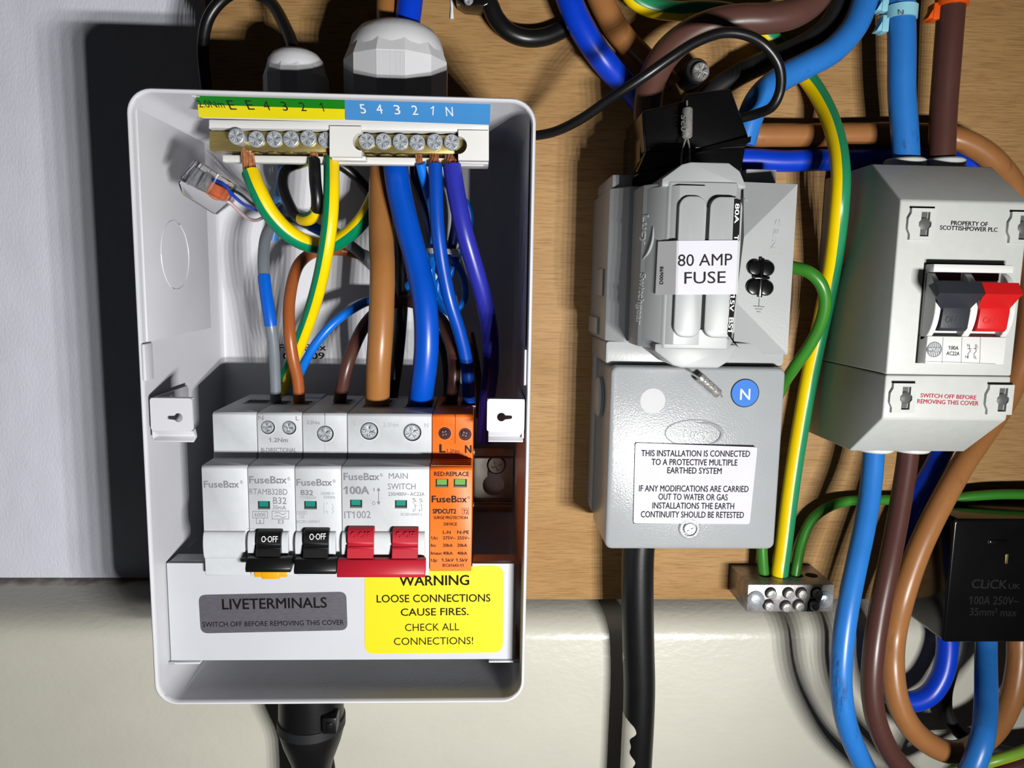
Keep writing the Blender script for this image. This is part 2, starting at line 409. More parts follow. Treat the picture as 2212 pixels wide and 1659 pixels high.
# ------------------------------------------------------------------ the setting
def structure(o): o['kind'] = 'structure'; return o
structure(MB('wall_plaster').box(-620, 700, -520, 520, -60, -30).build('wall_back'))
ZS = -163.6                                                     # top of the skirting, on which the board stands
arc = [(ZS-1.5, -20), (ZS-4.5, -6), (ZS-6, -1), (ZS-8, 3.5), (ZS-11, 7.2), (ZS-14, 9.2), (ZS-18, 10)]
structure(MB('skirting_paint').poly([(ZS, -30)]+arc+[(-520, 10), (-520, -30)], -620, 700, 'x').build('baseboard_back', smooth=50))
bx = X(444, 100, 0)
bd = thing('backboard', (bx+100, ZS, -15), 'oak veneered wooden board on the wall that carries all the electrical gear', 'board')
MB('oak_veneer').box(bx, 620, ZS+.05, 470, -29.9, 0, .8).build('board', bd)
q = [P(974, -25, .2), P(976, 12, .3), P(976, 30, .5), P(976, 41, .3)]
MB('ink_white').tube(q, lambda t: .7+.55*max(0, t-.45), 'ink_white', 10, 6, sq=1.0).build('paint_drip', bd, 'dried run of white paint')

# ------------------------------------------------------------------ consumer unit enclosure
RH = 88
ex0, ex1 = X(290, 620, RH), X(1151, 620, RH); ez1, ez0 = Z(700, 199, RH), Z(720, 1522, RH)
enc = thing('enclosure', ((ex0+ex1)/2, ez0, 0), 'open white steel consumer unit enclosure full of breakers and wires', 'fuse box')
def ring(i, h, r=9): return [(p[0], p[1], h) for p in rr(ex0+i, ex1-i, ez0+i, ez1-i, r-i*.6, 8)]
sh = MB('steel_white')
sh.loft([ring(.3, .2), ring(0, 3), ring(0, RH-1.2), ring(.2, RH-.4), ring(.6, RH), ring(1.1, RH), ring(1.5, RH-.5), ring(1.6, RH-2), ring(1.6, 5), ring(2.2, 3), ring(3.6, 2)], cap=(True, True))
# raised side panels, knockout rims, ledge steps and lid notches pressed into the shell
for sx, xw in ((1, ex0+1.6), (-1, ex1-1.6)):
    a, b = sorted((xw-.3, xw+sx*.7)); zt, zb = Z(300, 232, 84), Z(300, 738, 84)
    sh.poly([(zb, 84), (zb+1.5, 17), (zt, 17), (zt, 84)], a, b, 'x', .35)
    c = Vector((xw+sx*.75, Z(403, 552, 55), 55))
    sh.tube([c+Vector((0, 14*math.sin(k*math.pi/16), 14*math.cos(k*math.pi/16))) for k in range(33)], .28, 'steel_white', 6, 1, sub=False)
    a, b = sorted((xw-.2, xw+sx*1.2)); sh.box(a, b, Z(300, 822, 86), Z(300, 742, 86), RH-7, RH+.2, .5)
    a, b = sorted((xw, xw+sx*13)); zc = Z(600, 1425, 76.5)-.25
    sh.box(a, b, zc-.8, zc, 44, 78, .3); a, b = sorted((xw, xw+sx*3)); sh.box(a, b, zc-.8, zc-.1, 66, 78, .3)
sh.box(X(412, 206, 84), X(432, 206, 84), Z(420, 209, 84), Z(420, 204, 84), 70, 84, .4); sh.box(X(1050, 215, 84), X(1078, 215, 84), Z(1060, 221, 84), Z(1060, 216, 84), 70, 84, .4)
sh.text('FuseBox', (602, 758), (705, 757), 14, 'ink_dark', 2, .015); sh.text('021009', (612, 776), (701, 775), 13.5, 'ink_dark', 2, .02)
sh.build('shell', enc)
def bracket(pxl, pxr, pyt, pyb, pylip, kx, ky, d):
    h = 86.6; x0, x1 = X(pxl, 900, h), X(pxr, 900, h); z1, z0, zl = Z(370, pyt, h), Z(370, pyb, h), Z(370, pylip, h)
    if d > 0: x0 = max(x0, ex0+2.0)
    else: x1 = min(x1, ex1-2.0)
    if pxl > 700: z1, z0, zl = Z(1090, pyt, h), Z(1090, pyb, h), Z(1090, pylip, h)
    b = MB('steel_white'); kx, kz = W(kx, ky, h)
    hole = [(kx+1.7*math.cos(a), kz+1.7*math.sin(a)) for a in [math.radians(t) for t in range(25, 336, 20)]]
    if d > 0: hole = [(2*kx-p[0], p[1]) for p in hole]
    e = -3.9 if d > 0 else 3.9
    hole += [(kx+e, kz-.65), (kx+e*1.1, kz), (kx+e, kz+.65)] if d < 0 else [(kx+e, kz+.65), (kx+e*1.1, kz), (kx+e, kz-.65)][::-1]
    if d > 0: hole = hole[:len(hole)-3]+[(kx+e, kz-.65), (kx+e*1.1, kz), (kx+e, kz+.65)]
    b.plate(rr(x0, x1, z0, z1, 1.2), [hole], h-1, h)
    b.poly([(z0, h-1), (z0, h), (z0-1.5, h-1.5), (zl+1.5, h-2.5), (zl, h-.5), (zl-.7, h-1.2), (zl+.8, h-5), (z0+.6, h-3.5)], x0+.6, x1-.3, 'x', .25)
    b.box(x0, x1-.3, z1-.9, z1, h-3.5, h-.2, .3)
    xs = x0 if d > 0 else x1; a, c = sorted((xs, xs+d*1.0)); b.box(a, c, zl+1, z1, 52, h-.4, .3)
    a, c = sorted((xs-d*1.4, xs+d*.6)); b.box(a, c, zl+2, z1-1, 50, 56, .3)
    b.build('cover_bracket', enc)
bracket(325, 416, 860, 931, 953, 385, 902, 1)
bracket(1052, 1133, 862, 933, 953, 1083, 901, -1)

# ------------------------------------------------------------------ DIN rail
rx1 = X(1108, 1030, 12); zt, zb = Z(1070, 967, 14), Z(1070, 1106, 14)
rail = thing('mounting_rail', (rx1-60, zb, 3), 'plated steel top hat rail showing at the right end of the breakers', 'rail')
r = MB('steel_rail'); kx, kz = W(1066, 1048, 9); sx_, sz_ = W(1072, 1003, 9); rz = MM(24, 9); rs = MM(13, 9)
key = [(kx+rz*math.cos(math.radians(a)), kz+rz*math.sin(math.radians(a))) for a in range(125, 416, 15)]
key += [(kx+rs, sz_), (kx, sz_+rs), (kx-rs, sz_)]
r.plate([(-121, zb+5), (rx1, zb+5), (rx1, zt-5), (-121, zt-5)], [key], 7.5, 9)
for a, b, s_ in ((zt-5.3, zt-3.8, 1), (zb+3.8, zb+5.3, -1)): r.box(-121, rx1, a, b, 7.6, 15, .4)
r.box(-121, rx1, zt-5, zt, 13.8, 15, .4); r.box(-121, rx1, zb, zb+5, 13.8, 15, .4)
r.box(-110, -100, zb+8, zt-8, 2, 7.6, .3); r.box(-8, -3, zb+8, zt-8, 2, 7.6, .3)
r.build('rail', rail)
s = MB('steel_rail'); screw_head(s, (sx_, sz_, 9), MM(21, 11), 2.2, 'steel_rail', rot=.35, glints=False, depth=1.3)
s.lathe((sx_, sz_, 2), (0, 0, 1), [(0, 1.6), (7.5, 1.6)], 14); s.build('screw', rail)

# ------------------------------------------------------------------ breakers on the rail
HF, HT = 80, 66
zF1, zF0, zT1 = Z(740, 1008, HF), Z(740, 1243, HF), Z(740, 893, HT)
ZB = zF0-22
def body(x0, x1, m='breaker_white', zf0=None):
    zf = zf0 or zF0
    prof = [(zT1, 16), (zT1, HT-1), (zT1-1, HT), (zF1+.3, HT), (zF1, HT+.4), (zF1, HF-1), (zF1-1, HF), (zf, HF), (zf, HT), (ZB, HT), (ZB, 16)]
    b = MB(m); b.poly(prof, x0+.12, x1-.12, 'x', .28, seg=1)
    b.poly([(zT1-30, 15.2), (zT1-30, 16.1), (ZB+8, 16.1), (ZB+8, 15.2)], x0+1, x1-1, 'x')
    return b
def opening(b, pl, pr, h0=30, h1=44):
    """cable entry in the top face, its inner shade painted as a dark plate, with a thin moulded lip around it"""
    x0, x1 = X(pl, 872, 45), X(pr, 872, 45)
    b.box(x0, x1, zT1-.3, zT1+.06, h0, h1, m='gap_dark')  # dark plate stands for the shade inside the entry
    for a, c, d, e in ((x0-.5, x1+.5, h1, h1+.5), (x0-.5, x1+.5, h0-.5, h0), (x0-.5, x0, h0, h1), (x1, x1+.5, h0, h1)):
        b.box(a, c, zT1-.3, zT1+.35, d, e)
def term(t, px, py, rp, dark=False, m='zinc'):
    b = MB(m); c = P(px, py, HT)
    b.lathe((c[0], c[1], HT-.05), (0, 0, 1), [(0, MM(rp, HT)*1.12), (.12, MM(rp, HT)*1.12), (.14, MM(rp, HT)*1.04)], 26, 'breaker_white' if not dark else 'orange_body')
    b.lathe((c[0], c[1], HT), (0, 0, 1), [(0, MM(rp, HT)), (.2, MM(rp, HT))], 26, 'gap_dark' if not dark else 'maroon')
    screw_head(b, (c[0]-.15, c[1]+.15, HT-.3), MM(rp, HT)*(.9 if not dark else .6), .95, m, rot=random.uniform(0, 1.5), depth=.4)
    b.build('terminal_screw', t)
def window(t, pl, pt, pr, pb, name='indicator_window', m='teal_window', inset_shade='ink_dark'):
    b = MB(inset_shade); x0, z1 = W(pl, pt, HF); x1, z0 = W(pr, pb, HF)
    b.box(x0-.5, x1+.25, z0-.7, z1+.1, HF-.3, HF+.05, m=inset_shade); b.box(x0, x1-.35, z0+.35, z1, HF-.2, HF+.12, m=m)  # flat dark plate paints the shade of an inset round the window
    b.raw([(x0-.7, z0-.8, HF+.14), (x1+.2, z0-.8, HF+.14), (x1-.2, z0-.1, HF+.14), (x0, z0-.1, HF+.14)], [(0, 1, 2, 3)], 'hole_grey')
    b.build(name, t)
def barrel(b, pl, pr, pt=1147, pb=1208, rise=3.2, m=None):
    """half-round toggle housing across the module"""
    x0, x1 = X(pl, 1180, HF+1), X(pr, 1180, HF+1); za, zb_ = Z(700, pt, HF), Z(700, pb, HF); zc, hz = (za+zb_)/2, (za-zb_)/2
    pr_ = [(zc+hz*math.cos(math.radians(a)), HF-.3+rise*math.sin(math.radians(a))**.7) for a in range(0, 181, 12)]
    b.poly(pr_, x0, x1, 'x', .25, m, 1)
def toggle(pl, pr, pt, bl, br, bt, bb, m):
    """rocker block plus the wide finger bar that stands out at its foot (switched off = down)"""
    b = MB(m); za, zb_ = Z(700, pt, HF+2), Z(700, bt, HF+4); x0, x1 = X(pl, pt, HF+4), X(pr, pt, HF+4)
    zc = (za+zb_)/2; hz = (za-zb_)/2
    pf = [(zc+hz*math.cos(math.radians(a)), HF-.5+5.0*math.sin(math.radians(a))**.6) for a in range(0, 100, 10)]
    pf += [(zc-hz*.1, HF+4.0), (zc-hz*.16, HF+4.9), (zc-hz*.3, HF+5.0), (zb_, HF+6.2), (zb_-2, HF+6.2), (zb_-2, HF-.5)]
    b.poly(pf, x0, x1, 'x', .2, seg=1)
    return b
def bar(b, bl, br, bt, bb, m):
    h = HF+9; X0, X1 = X(bl, (bt+bb)/2, h), X(br, (bt+bb)/2, h); z1, z0 = Z(700, bt, HF+8), Z(700, bb, h)
    b.poly([(z1, HF+4), (z1, HF+7.2), (z0+1.6, h), (z0, h-.3), (z0-.2, h-1.5), (z0+1.5, HF+2.5), (z1-1, HF+2)], X0, X1, 'x', .25, m, 1)
def tplane(pt, bt):
    za, zb_ = Z(700, pt, HF+2), Z(700, bt, HF+4); zc, hz = (za+zb_)/2, (za-zb_)/2
    q = [(zc+hz*math.cos(math.radians(a)), HF-.5+5.0*math.sin(math.radians(a))**.6) for a in (58, 80)]
    return plane3(Vector((0, q[0][0], q[0][1])), Vector((9, q[0][0], q[0][1])), Vector((0, q[1][0], q[1][1])))
XB = [X(p, 1010, HF) for p in (434, 534, 636, 737, 928, 1021)]
def module_(i, j, name, label, cat, group=None):
    t = thing(name, ((XB[i]+XB[j])/2, ZB, 45), label, cat, group); return t, body(XB[i], XB[j])
GB = 'devices clipped to the rail in the fuse box'
# blank
t, b = module_(0, 1, 'blank_module', 'plain white blanking module without a switch, at the left end of the breaker row', 'blank module', GB)
opening(b, 524, 574, 34, 43); barrel(b, 440, 530, 1147, 1207, 2.4)
b.logo(441, 516, 1053, 14, 'ink_grey', HF); b.text('®', (519, 1045), (525, 1045), 7, 'ink_grey', HF)
b.build('housing', t)
# RCBO
t, b = module_(1, 2, 'residual_current_breaker', 'white circuit breaker with black toggle and amber test button, marked 30mA', 'circuit breaker', GB)
opening(b, 588, 620, 36, 46); opening(b, 634, 668, 36, 46)
b.box(XB[1]+.3, XB[2]-.3, zT1-26, zT1+.6, 15, 26, .4)
b.logo(539, 619, 1044, 15, 'ink_grey', HF); b.text('®', (621, 1038), (627, 1038), 7, 'ink_grey', HF)
b.text('RTAMB32BD', (539, 1068), (621, 1069), 12.5, 'ink_grey', HF); b.text('B32', (590, 1088), (619, 1089), 14, 'ink_grey', HF); b.text('30mA', (589, 1100), (618, 1101), 9, 'ink_grey', HF)
b.text('6000', (550, 1116), (574, 1116), 8, 'ink_grey', HF); b.text('3', (559, 1130), (564, 1130), 7, 'ink_grey', HF); b.text('E3', (601, 1131), (613, 1131), 8, 'ink_grey', HF)
b.line([(546, 1105), (578, 1105), (578, 1119), (546, 1119), (546, 1105)], 1, 'ink_grey', HF); b.line([(554, 1119), (554, 1131), (570, 1131), (570, 1119)], 1, 'ink_grey', HF)
b.line([(588, 1104), (624, 1104), (624, 1121), (588, 1121), (588, 1104)], 1, 'ink_grey', HF)
for y in (1109, 1116): b.line([(594, y), (599, y-2), (604, y-1), (609, y+2), (613, y+2), (618, y-1)], 1, 'ink_grey', HF)
b.text('N', (558, 907), (569, 907), 9, 'ink_grey', HT); b.text('L', (639, 908), (646, 908), 9, 'ink_grey', HT); b.text('1.2Nm', (584, 955), (622, 955), 9, 'ink_grey', HT, .02); b.text('BI-DIRECTIONAL', (564, 977), (640, 977), 9.5, 'ink_grey', HT, .015)
b.line([(534, 1142), (553, 1142)], .7, 'ink_light', HF)
barrel(b, 537, 553); barrel(b, 608, 624); b.build('housing', t)
term(t, 579, 923, 15); term(t, 625, 924, 15)
window(t, 560, 1083, 582, 1096)
g = toggle(553, 606, 1146, 0, 0, 1205, 0, 'black_toggle'); bar(g, 529, 627, 1208, 1237, 'black_toggle')
g.text('O·OFF', (565, 1171), (600, 1171), 13, 'ink_white', tplane(1146, 1205), .01, lift=.32); g.build('toggle', t)
MB('amber_part').box(X(550, 1240, HF), X(620, 1240, HF), zF0-.6, zF0+3, HF-3, HF+.6, .3).box(X(566, 1240, HF), X(604, 1240, HF), zF0-1.3, zF0+2, HF-3, HF+.9, .3).build('test_button', t, 'amber test button')
# MCB
t, b = module_(2, 3, 'miniature_circuit_breaker', 'white single pole breaker with black toggle beside the main switch, no test button', 'circuit breaker', GB)
opening(b, 718, 752, 30, 44)
b.logo(641, 717, 1049, 14, 'ink_grey', HF); b.text('®', (719, 1043), (725, 1043), 7, 'ink_grey', HF)
b.text('B32', (650, 1069), (676, 1070), 10.5, 'ink_grey', HF, .03); b.text('MT06B321', (649, 1077), (682, 1078), 5.5, 'ink_light', HF, .02); b.text('230/400 V~', (693, 1069), (724, 1069), 6, 'ink_light', HF, .02); b.text('50/60Hz', (699, 1077), (724, 1077), 6, 'ink_light', HF, .02)
b.text('6000', (645, 1110), (660, 1110), 5, 'ink_light', HF, .02); b.text('3', (651, 1118), (655, 1118), 5, 'ink_light', HF, .02); b.text('IEC/EN 60898-1', (641, 1130), (690, 1130), 6, 'ink_light', HF, .02)
b.line([(642, 1105), (663, 1105), (663, 1111), (642, 1111), (642, 1105)], .7, 'ink_light', HF); b.line([(648, 1111), (648, 1119), (657, 1119), (657, 1111)], .7, 'ink_light', HF)
b.line([(700, 1086), (700, 1110)], .9, 'ink_light', HF); b.line([(718, 1088), (720, 1097), (717, 1100), (721, 1103), (718, 1109)], .8, 'ink_light', HF); b.text('I', (706, 1090), (707, 1090), 5, 'ink_light', HF); b.text('O', (704, 1108), (709, 1108), 5, 'ink_light', HF)
b.text('2.5Nm', (663, 916), (691, 917), 7.5, 'ink_grey', HT); b.line([(702, 894), (702, 919)], .9, 'hole_grey', HT); b.line([(702, 955), (702, 985)], .5, 'ink_light', HT)
barrel(b, 639, 655); barrel(b, 710, 726); b.build('housing', t)
term(t, 703, 937, 18); window(t, 660, 1083, 683, 1096)
g = toggle(655, 709, 1143, 0, 0, 1206, 0, 'black_toggle'); bar(g, 634, 726, 1210, 1241, 'black_toggle')
g.text('O·OFF', (669, 1166), (704, 1165), 13, 'ink_white', tplane(1143, 1206), .01, lift=.32); g.build('toggle', t)
# main switch
t, b = module_(3, 4, 'main_switch', 'double width white main switch with joined red toggles, marked 100A', 'switch', GB)
opening(b, 788, 842, 30, 50); opening(b, 878, 934, 30, 50)
b.logo(743, 819, 1037, 15, 'ink_grey', HF); b.text('®', (821, 1030), (827, 1030), 7, 'ink_grey', HF)
b.text('MAIN', (840, 1034), (881, 1034), 12, 'ink_grey', HF); b.text('SWITCH', (838, 1057), (898, 1057), 12.5, 'ink_grey', HF); b.text('100A', (748, 1067), (797, 1067), 16, 'ink_grey', HF, .035)
b.text('230/400V~ AC22A', (839, 1071), (917, 1071), 7.5, 'ink_grey', HF, .01); b.text('IT1002', (744, 1120), (801, 1119), 15, 'ink_grey', HF); b.text('IEC/EN 60947-3', (866, 1114), (911, 1114), 5.5, 'ink_light', HF, .02)
b.line([(818, 1056), (818, 1088)], 1.6, 'ink_grey', HF)
for y, d in ((1053, 7), (1091, -7)): b.raw([hit(814, y+d, HF)+Vector((0, 0, .1)), hit(822, y+d, HF)+Vector((0, 0, .1)), hit(818, y, HF)+Vector((0, 0, .1))], [(0, 1, 2)], 'ink_grey')
b.text('I', (807, 1061), (809, 1061), 7, 'ink_grey', HF); b.text('O', (804, 1091), (811, 1091), 8, 'ink_grey', HF)
for x in (897, 911):
    b.line([(x, 1077), (x, 1084)], .9, 'ink_grey', HF); b.line([(x-5, 1084), (x, 1091), (x, 1104)], .9, 'ink_grey', HF); b.line([(x+k_*3 for k_ in ()) and 0 or (x-3, 1083), (x+3, 1083)], .9, 'ink_grey', HF)
b.text('1', (893, 1081), (895, 1081), 5, 'ink_grey', HF); b.text('3', (905, 1081), (909, 1081), 5, 'ink_grey', HF); b.text('2', (891, 1105), (895, 1105), 5, 'ink_grey', HF); b.text('4', (904, 1105), (908, 1105), 5, 'ink_grey', HF)
b.line([(896, 1092), (901, 1092)], .7, 'ink_grey', HF); b.line([(904, 1092), (909, 1092)], .7, 'ink_grey', HF)
b.text('L', (764, 918), (770, 918), 9, 'ink_light', HT, lift=.05); b.text('2.5Nm', (828, 922), (861, 922), 9, 'ink_light', HT, lift=.05); b.text('N', (917, 923), (925, 923), 9, 'ink_light', HT, lift=.05)
barrel(b, 739, 752); barrel(b, 804, 850); barrel(b, 900, 918); b.build('housing', t)
term(t, 798, 931, 19.5); term(t, 891, 934, 19.5); window(t, 759, 1080, 781, 1093); window(t, 856, 1081, 878, 1094)
g = toggle(750, 807, 1139, 0, 0, 1207, 0, 'red_toggle'); g2 = toggle(847, 903, 1140, 0, 0, 1207, 0, 'red_toggle')
o_ = len(g.v); g.raw(g2.v, g2.f); bar(g, 727, 918, 1211, 1248, 'red_toggle')
for x in (758, 856): g.text('O·OFF', (x, 1162), (x+42, 1162), 12, 'red_toggle', tplane(1139, 1207), 0, .008, lift=.25)
g.build('toggle', t)
# surge protection device
t = thing('surge_protector', ((XB[4]+XB[5])/2, ZB, 45), 'orange surge protection device with two small green windows', 'surge protector', GB)
zf = Z(970, 1234, HF); b = body(XB[4], XB[5], 'orange_body', zf)
for k in range(4): b.box(XB[4]+.3, XB[5]-.2, zF1-.2, zF1+.35, HT+1+k*3.2, HT+2.6+k*3.2, .2)
opening(b, 954, 988, 32, 44); opening(b, 995, 1025, 32, 44)
b.line([(984, 894), (983, 958)], 1, 'maroon', HT)
D_ = 'ink_dark'
for s_, a, c, y, cp, bo in (('RED:REPLACE', 938, 1013, 1028, 9, .03), ('SPDCUT2', 935, 985, 1109, 9.5, .045), ('T2', 1000, 1011, 1109, 8, .02), ('SURGE PROTECTION', 937, 1010, 1121, 6, .035), ('DEVICE', 959, 987, 1135, 6, .035),
    ('L-N', 957, 973, 1153, 7, .03), ('N-PE', 988, 1013, 1153, 7, .03), ('Uc:', 932, 946, 1165, 6.5, .03), ('275V~', 957, 984, 1165, 6.5, .03), ('255V~', 988, 1015, 1165, 6.5, .03), ('In:', 931, 942, 1181, 6.5, .03), ('20kA', 957, 978, 1181, 6.5, .03), ('20kA', 988, 1009, 1181, 6.5, .03),
    ('Imax:', 931, 955, 1198, 6.5, .03), ('40kA', 957, 978, 1198, 6.5, .03), ('40kA', 988, 1009, 1198, 6.5, .03), ('Up:', 931, 945, 1213, 6.5, .03), ('1.5kV', 956, 980, 1213, 6.5, .03), ('1.5kV', 987, 1010, 1213, 6.5, .03), ('IEC61643-11', 956, 1001, 1224, 6, .03)):
    b.text(s_, (a, y), (c, y+.3), cp, D_, HF, bo)
b.logo(933, 1008, 1085, 14, D_, HF, .028); b.text('®', (1010, 1078), (1015, 1078), 6, D_, HF); b.line([(998, 1098), (1013, 1098), (1013, 1111), (998, 1111), (998, 1098)], .8, D_, HF)
b.text('L', (950, 977), (962, 977), 17, D_, HT, .04); b.text('N', (1005, 978), (1018, 978), 16, D_, HT, .04); b.text('1.2Nm', (966, 977), (993, 978), 7, 'maroon', HT, .01)
b.build('housing', t)
term(t, 961, 936, 14, True, 'maroon'); term(t, 1005, 938, 14, True, 'maroon')
for a, c in ((944, 967), (983, 1007)): window(t, a, 1035, c, 1049, 'status_window', 'green_window')

# ------------------------------------------------------------------ cover strip with its two labels
HS = 76.5
sx0, sx1 = ex0+2.3, X(1114, 1320, HS); sz1, sz0 = Z(600, 1217, HS), Z(740, 1425, HS)
t = thing('cover_strip', ((sx0+sx1)/2, sz0, HS-8), 'white cover strip below the breakers, carrying a grey and a yellow label', 'cover')
b = MB('strip_white'); xl_, xm_, xr_ = XB[0]-.3, XB[4], XB[5]+.3; za_, zb2_ = zF0-.3, Z(970, 1234, HF)-.3
b.poly([(sx0, sz0), (sx1, sz0), (sx1, sz1), (xr_, sz1), (xr_, zb2_), (xm_, zb2_), (xm_, za_), (xl_, za_), (xl_, sz1), (sx0, sz1)], HS-2, HS)
b.box(sx0, xl_, sz1-2, sz1, HS-11, HS-1, .4); b.box(xr_, sx1, sz1-2, sz1, HS-11, HS-1, .4); b.box(sx0+.5, sx1-.5, sz0, sz0+1.5, HS-30, HS-1, .3); b.build('panel', t)
b = MB('label_grey'); b.sticker([(429, 1285), (748, 1278), (751, 1361), (434, 1368)], HS, 3, .12, 'label_grey')
b.text('LIVETERMINALS', (481, 1316), (706, 1312), 22, 'ink_black', HS, .02, lift=.18); b.text('SWITCH OFF BEFORE REMOVING THIS COVER', (438, 1354), (743, 1349), 10.5, 'ink_black', HS, .006, lift=.18); b.build('warning_label', t, 'grey metallic label reading LIVETERMINALS')
b = MB('label_yellow'); b.sticker([(788, 1226), (1088, 1222), (1086, 1409), (788, 1412)], HS, 4, .12, 'label_yellow')
for s_, a, c, y, cp, bo in (('WARNING', 863, 1013, 1265, 21, .022), ('LOOSE CONNECTIONS', 814, 1059, 1301, 16, .012), ('CAUSE FIRES.', 866, 1012, 1330, 15.5, .012), ('CHECK ALL', 875, 992, 1363, 15.5, 0), ('CONNECTIONS!', 851, 1022, 1393, 15.5, 0)):
    b.text(s_, (a, y), (c, y-2), cp, 'ink_black', HS, bo, lift=.18)
b.build('warning_label', t, 'yellow label warning of loose connections')

# ------------------------------------------------------------------ terminal bars
HB = 58
t = thing('terminal_bar', (X(750, 305, HB), Z(750, 355, HB), HB-14), 'white carrier with brass earth and neutral terminal bars under a coloured numbered strip', 'terminal bar')
def qbox(b, pl, pt, pr, pb, h0, h1, bev=.4, m=None):
    """block on the bar's own slight slope: corners measured along the photo's tilt"""
    A, B = P(pl, pt, h1), P(pr, pt+(pr-pl)*.0145, h1); C_, D2 = P(pr, pb+(pr-pl)*.0145, h1), P(pl, pb, h1)
    b.poly([(D2[0], D2[1]), (C_[0], C_[1]), (B[0], B[1]), (A[0], A[1])], h0, h1, 'h', bev, m)
b = MB('white_plastic')
qbox(b, 451, 258, 1056, 276, 46, 62); qbox(b, 458, 272, 1054, 292, 44, 48); qbox(b, 480, 334, 1046, 350, 50.5, 55, .6); qbox(b, 500, 285, 1045, 340, 44, 50.5)
qbox(b, 450, 255, 508, 278, 46, 60, .5)
for px in range(521, 720, 38): b.lathe(P(px, 279, 52), (0, 1, 0), [(0, 3.2), (2, 3.2)], 16)
b.build('carrier', t)
b = MB('brass'); qbox(b, 452, 283, 722, 325, HB-8, HB, .3)
for px in (553, 592, 628, 665): b.lathe(P(px, 329, HB-3)+Vector((0, -.3, 0)), (0, -1, 0), [(0, 2.6), (.4, 2.6), (.42, 2.0)], 18); 
b.build('earth_bar', t, 'brass earth bar')
b = MB('brass'); qbox(b, 766, 289, 1020, 329, HB-8, HB, .3)
for px in (798, 834, 868): b.lathe(P(px, 333, HB-3)+Vector((0, -.3, 0)), (0, -1, 0), [(0, 2.6), (.4, 2.6), (.42, 2.0)], 18)
b.build('neutral_bar', t, 'brass neutral bar')
b = MB('white_plastic'); 
def clip(b, pl, pt, pr, pb, ca, cb):
    """white end block, notched by a half circle where it clasps the bar"""
    A, B, C_, D2 = P(pl, pt, 63), P(pr, pt+1, 63), P(pr, pb+1, 63), P(pl, pb, 63); pts = [(A[0], A[1])]
    def bite(p, q, s_):
        m_ = (p+q)/2; rr_ = MM(18, 63)
        return [(m_[0]+s_*rr_*math.cos(math.radians(a)), m_[1]+rr_*math.sin(math.radians(a))) for a in range(90, -91, -15)]
    if ca: pts = [(D2[0], D2[1])]+bite(A, D2, 1)[::-1]+[(A[0], A[1])]
    else: pts = [(D2[0], D2[1]), (A[0], A[1])]
    pts += [(B[0], B[1])]+(bite(B, C_, -1) if cb else [])+[(C_[0], C_[1])]
    b.poly(pts, 46, 63, 'h')
clip(b, 712, 272, 781, 338, False, True); qbox(b, 716, 336, 790, 346, 46, 60, .4); b.build('clip_block', t, 'white plastic block between the two brass bars')
b = MB('white_plastic'); clip(b, 990, 281, 1056, 346, True, False); qbox(b, 990, 347, 1055, 353, 44, 58, .4)
b.build('clip_block', t, 'white plastic end block of the neutral bar')
b = MB('zinc')
for k, (px, py) in enumerate(((510, 294), (553, 300), (592, 300), (628, 300), (665, 298), (704, 302), (792, 305), (828, 305), (865, 306), (901, 308), (939, 306), (976, 307))):
    s = MB('zinc'); hh = {0: 6, 4: 3.2, 10: 3}.get(k, 2.2); c = P(px, py, HB+hh); rr_ = MM(16.5, HB+hh)
    s.lathe((c[0], c[1], HB-.2), (0, 0, 1), [(0, rr_*.93), (hh, rr_*.93)], 22)
    screw_head(s, (c[0], c[1], HB+hh-1), rr_, 1.0, 'zinc', rot=random.uniform(0, 1.5), depth=.4); s.build('terminal_screw', t)
s = MB('zinc'); c = P(500, 327, 50); s.lathe((c[0], c[1]+1, 50), (0, -1, .25), [(0, 3.6), (1.2, 3.6), (2.2, 2.6), (2.6, 1)], 22); s.build('fixing_screw', t)
pa, pb_, pc_ = P(424, 202, 85), P(1058, 219, 85), P(740, 262, 73); pl = plane3(pa, pb_, pc_)
b = MB('white_plastic'); b.sticker([(426, 203), (1058, 218), (1056, 272), (437, 256)], pl, 0, .9, 'white_plastic', lift=-1)
b.sticker([(422, 199), (745, 208), (745, 235), (427, 225)], pl, 0, .14, 'label_green'); b.sticker([(427, 225), (745, 234), (745, 258), (430, 253)], pl, 0, .14, 'label_lemon'); b.sticker([(744, 207), (1060, 217), (1058, 269), (746, 258)], pl, .4, .15, 'label_blue')
for s_, a, c, y, cp in (('2.0Nm', 431, 487, 231, 15), ('E', 498, 512, 236, 20), ('E', 537, 551, 236, 20), ('4', 573, 586, 237, 20), ('3', 612, 624, 238, 19), ('2', 651, 663, 239, 19), ('1', 699, 701.2, 240, 19)):
    b.text(s_, (a, y), (c, y+(c-a)*.015), cp, 'ink_dark', pl, 0, lift=.2)
for s_, a, c, y in (('5', 780, 792, 244), ('4', 815, 828, 244.5), ('3', 853, 866, 246), ('2', 891, 904, 247), ('1', 934, 936.2, 248), ('N', 964, 979, 250)):
    b.text(s_, (a, y), (c, y+.2), 20, 'ink_white', pl, 0, lift=.2)
b.build('number_strip', t, 'tilted strip, green over yellow on one half and blue on the other')

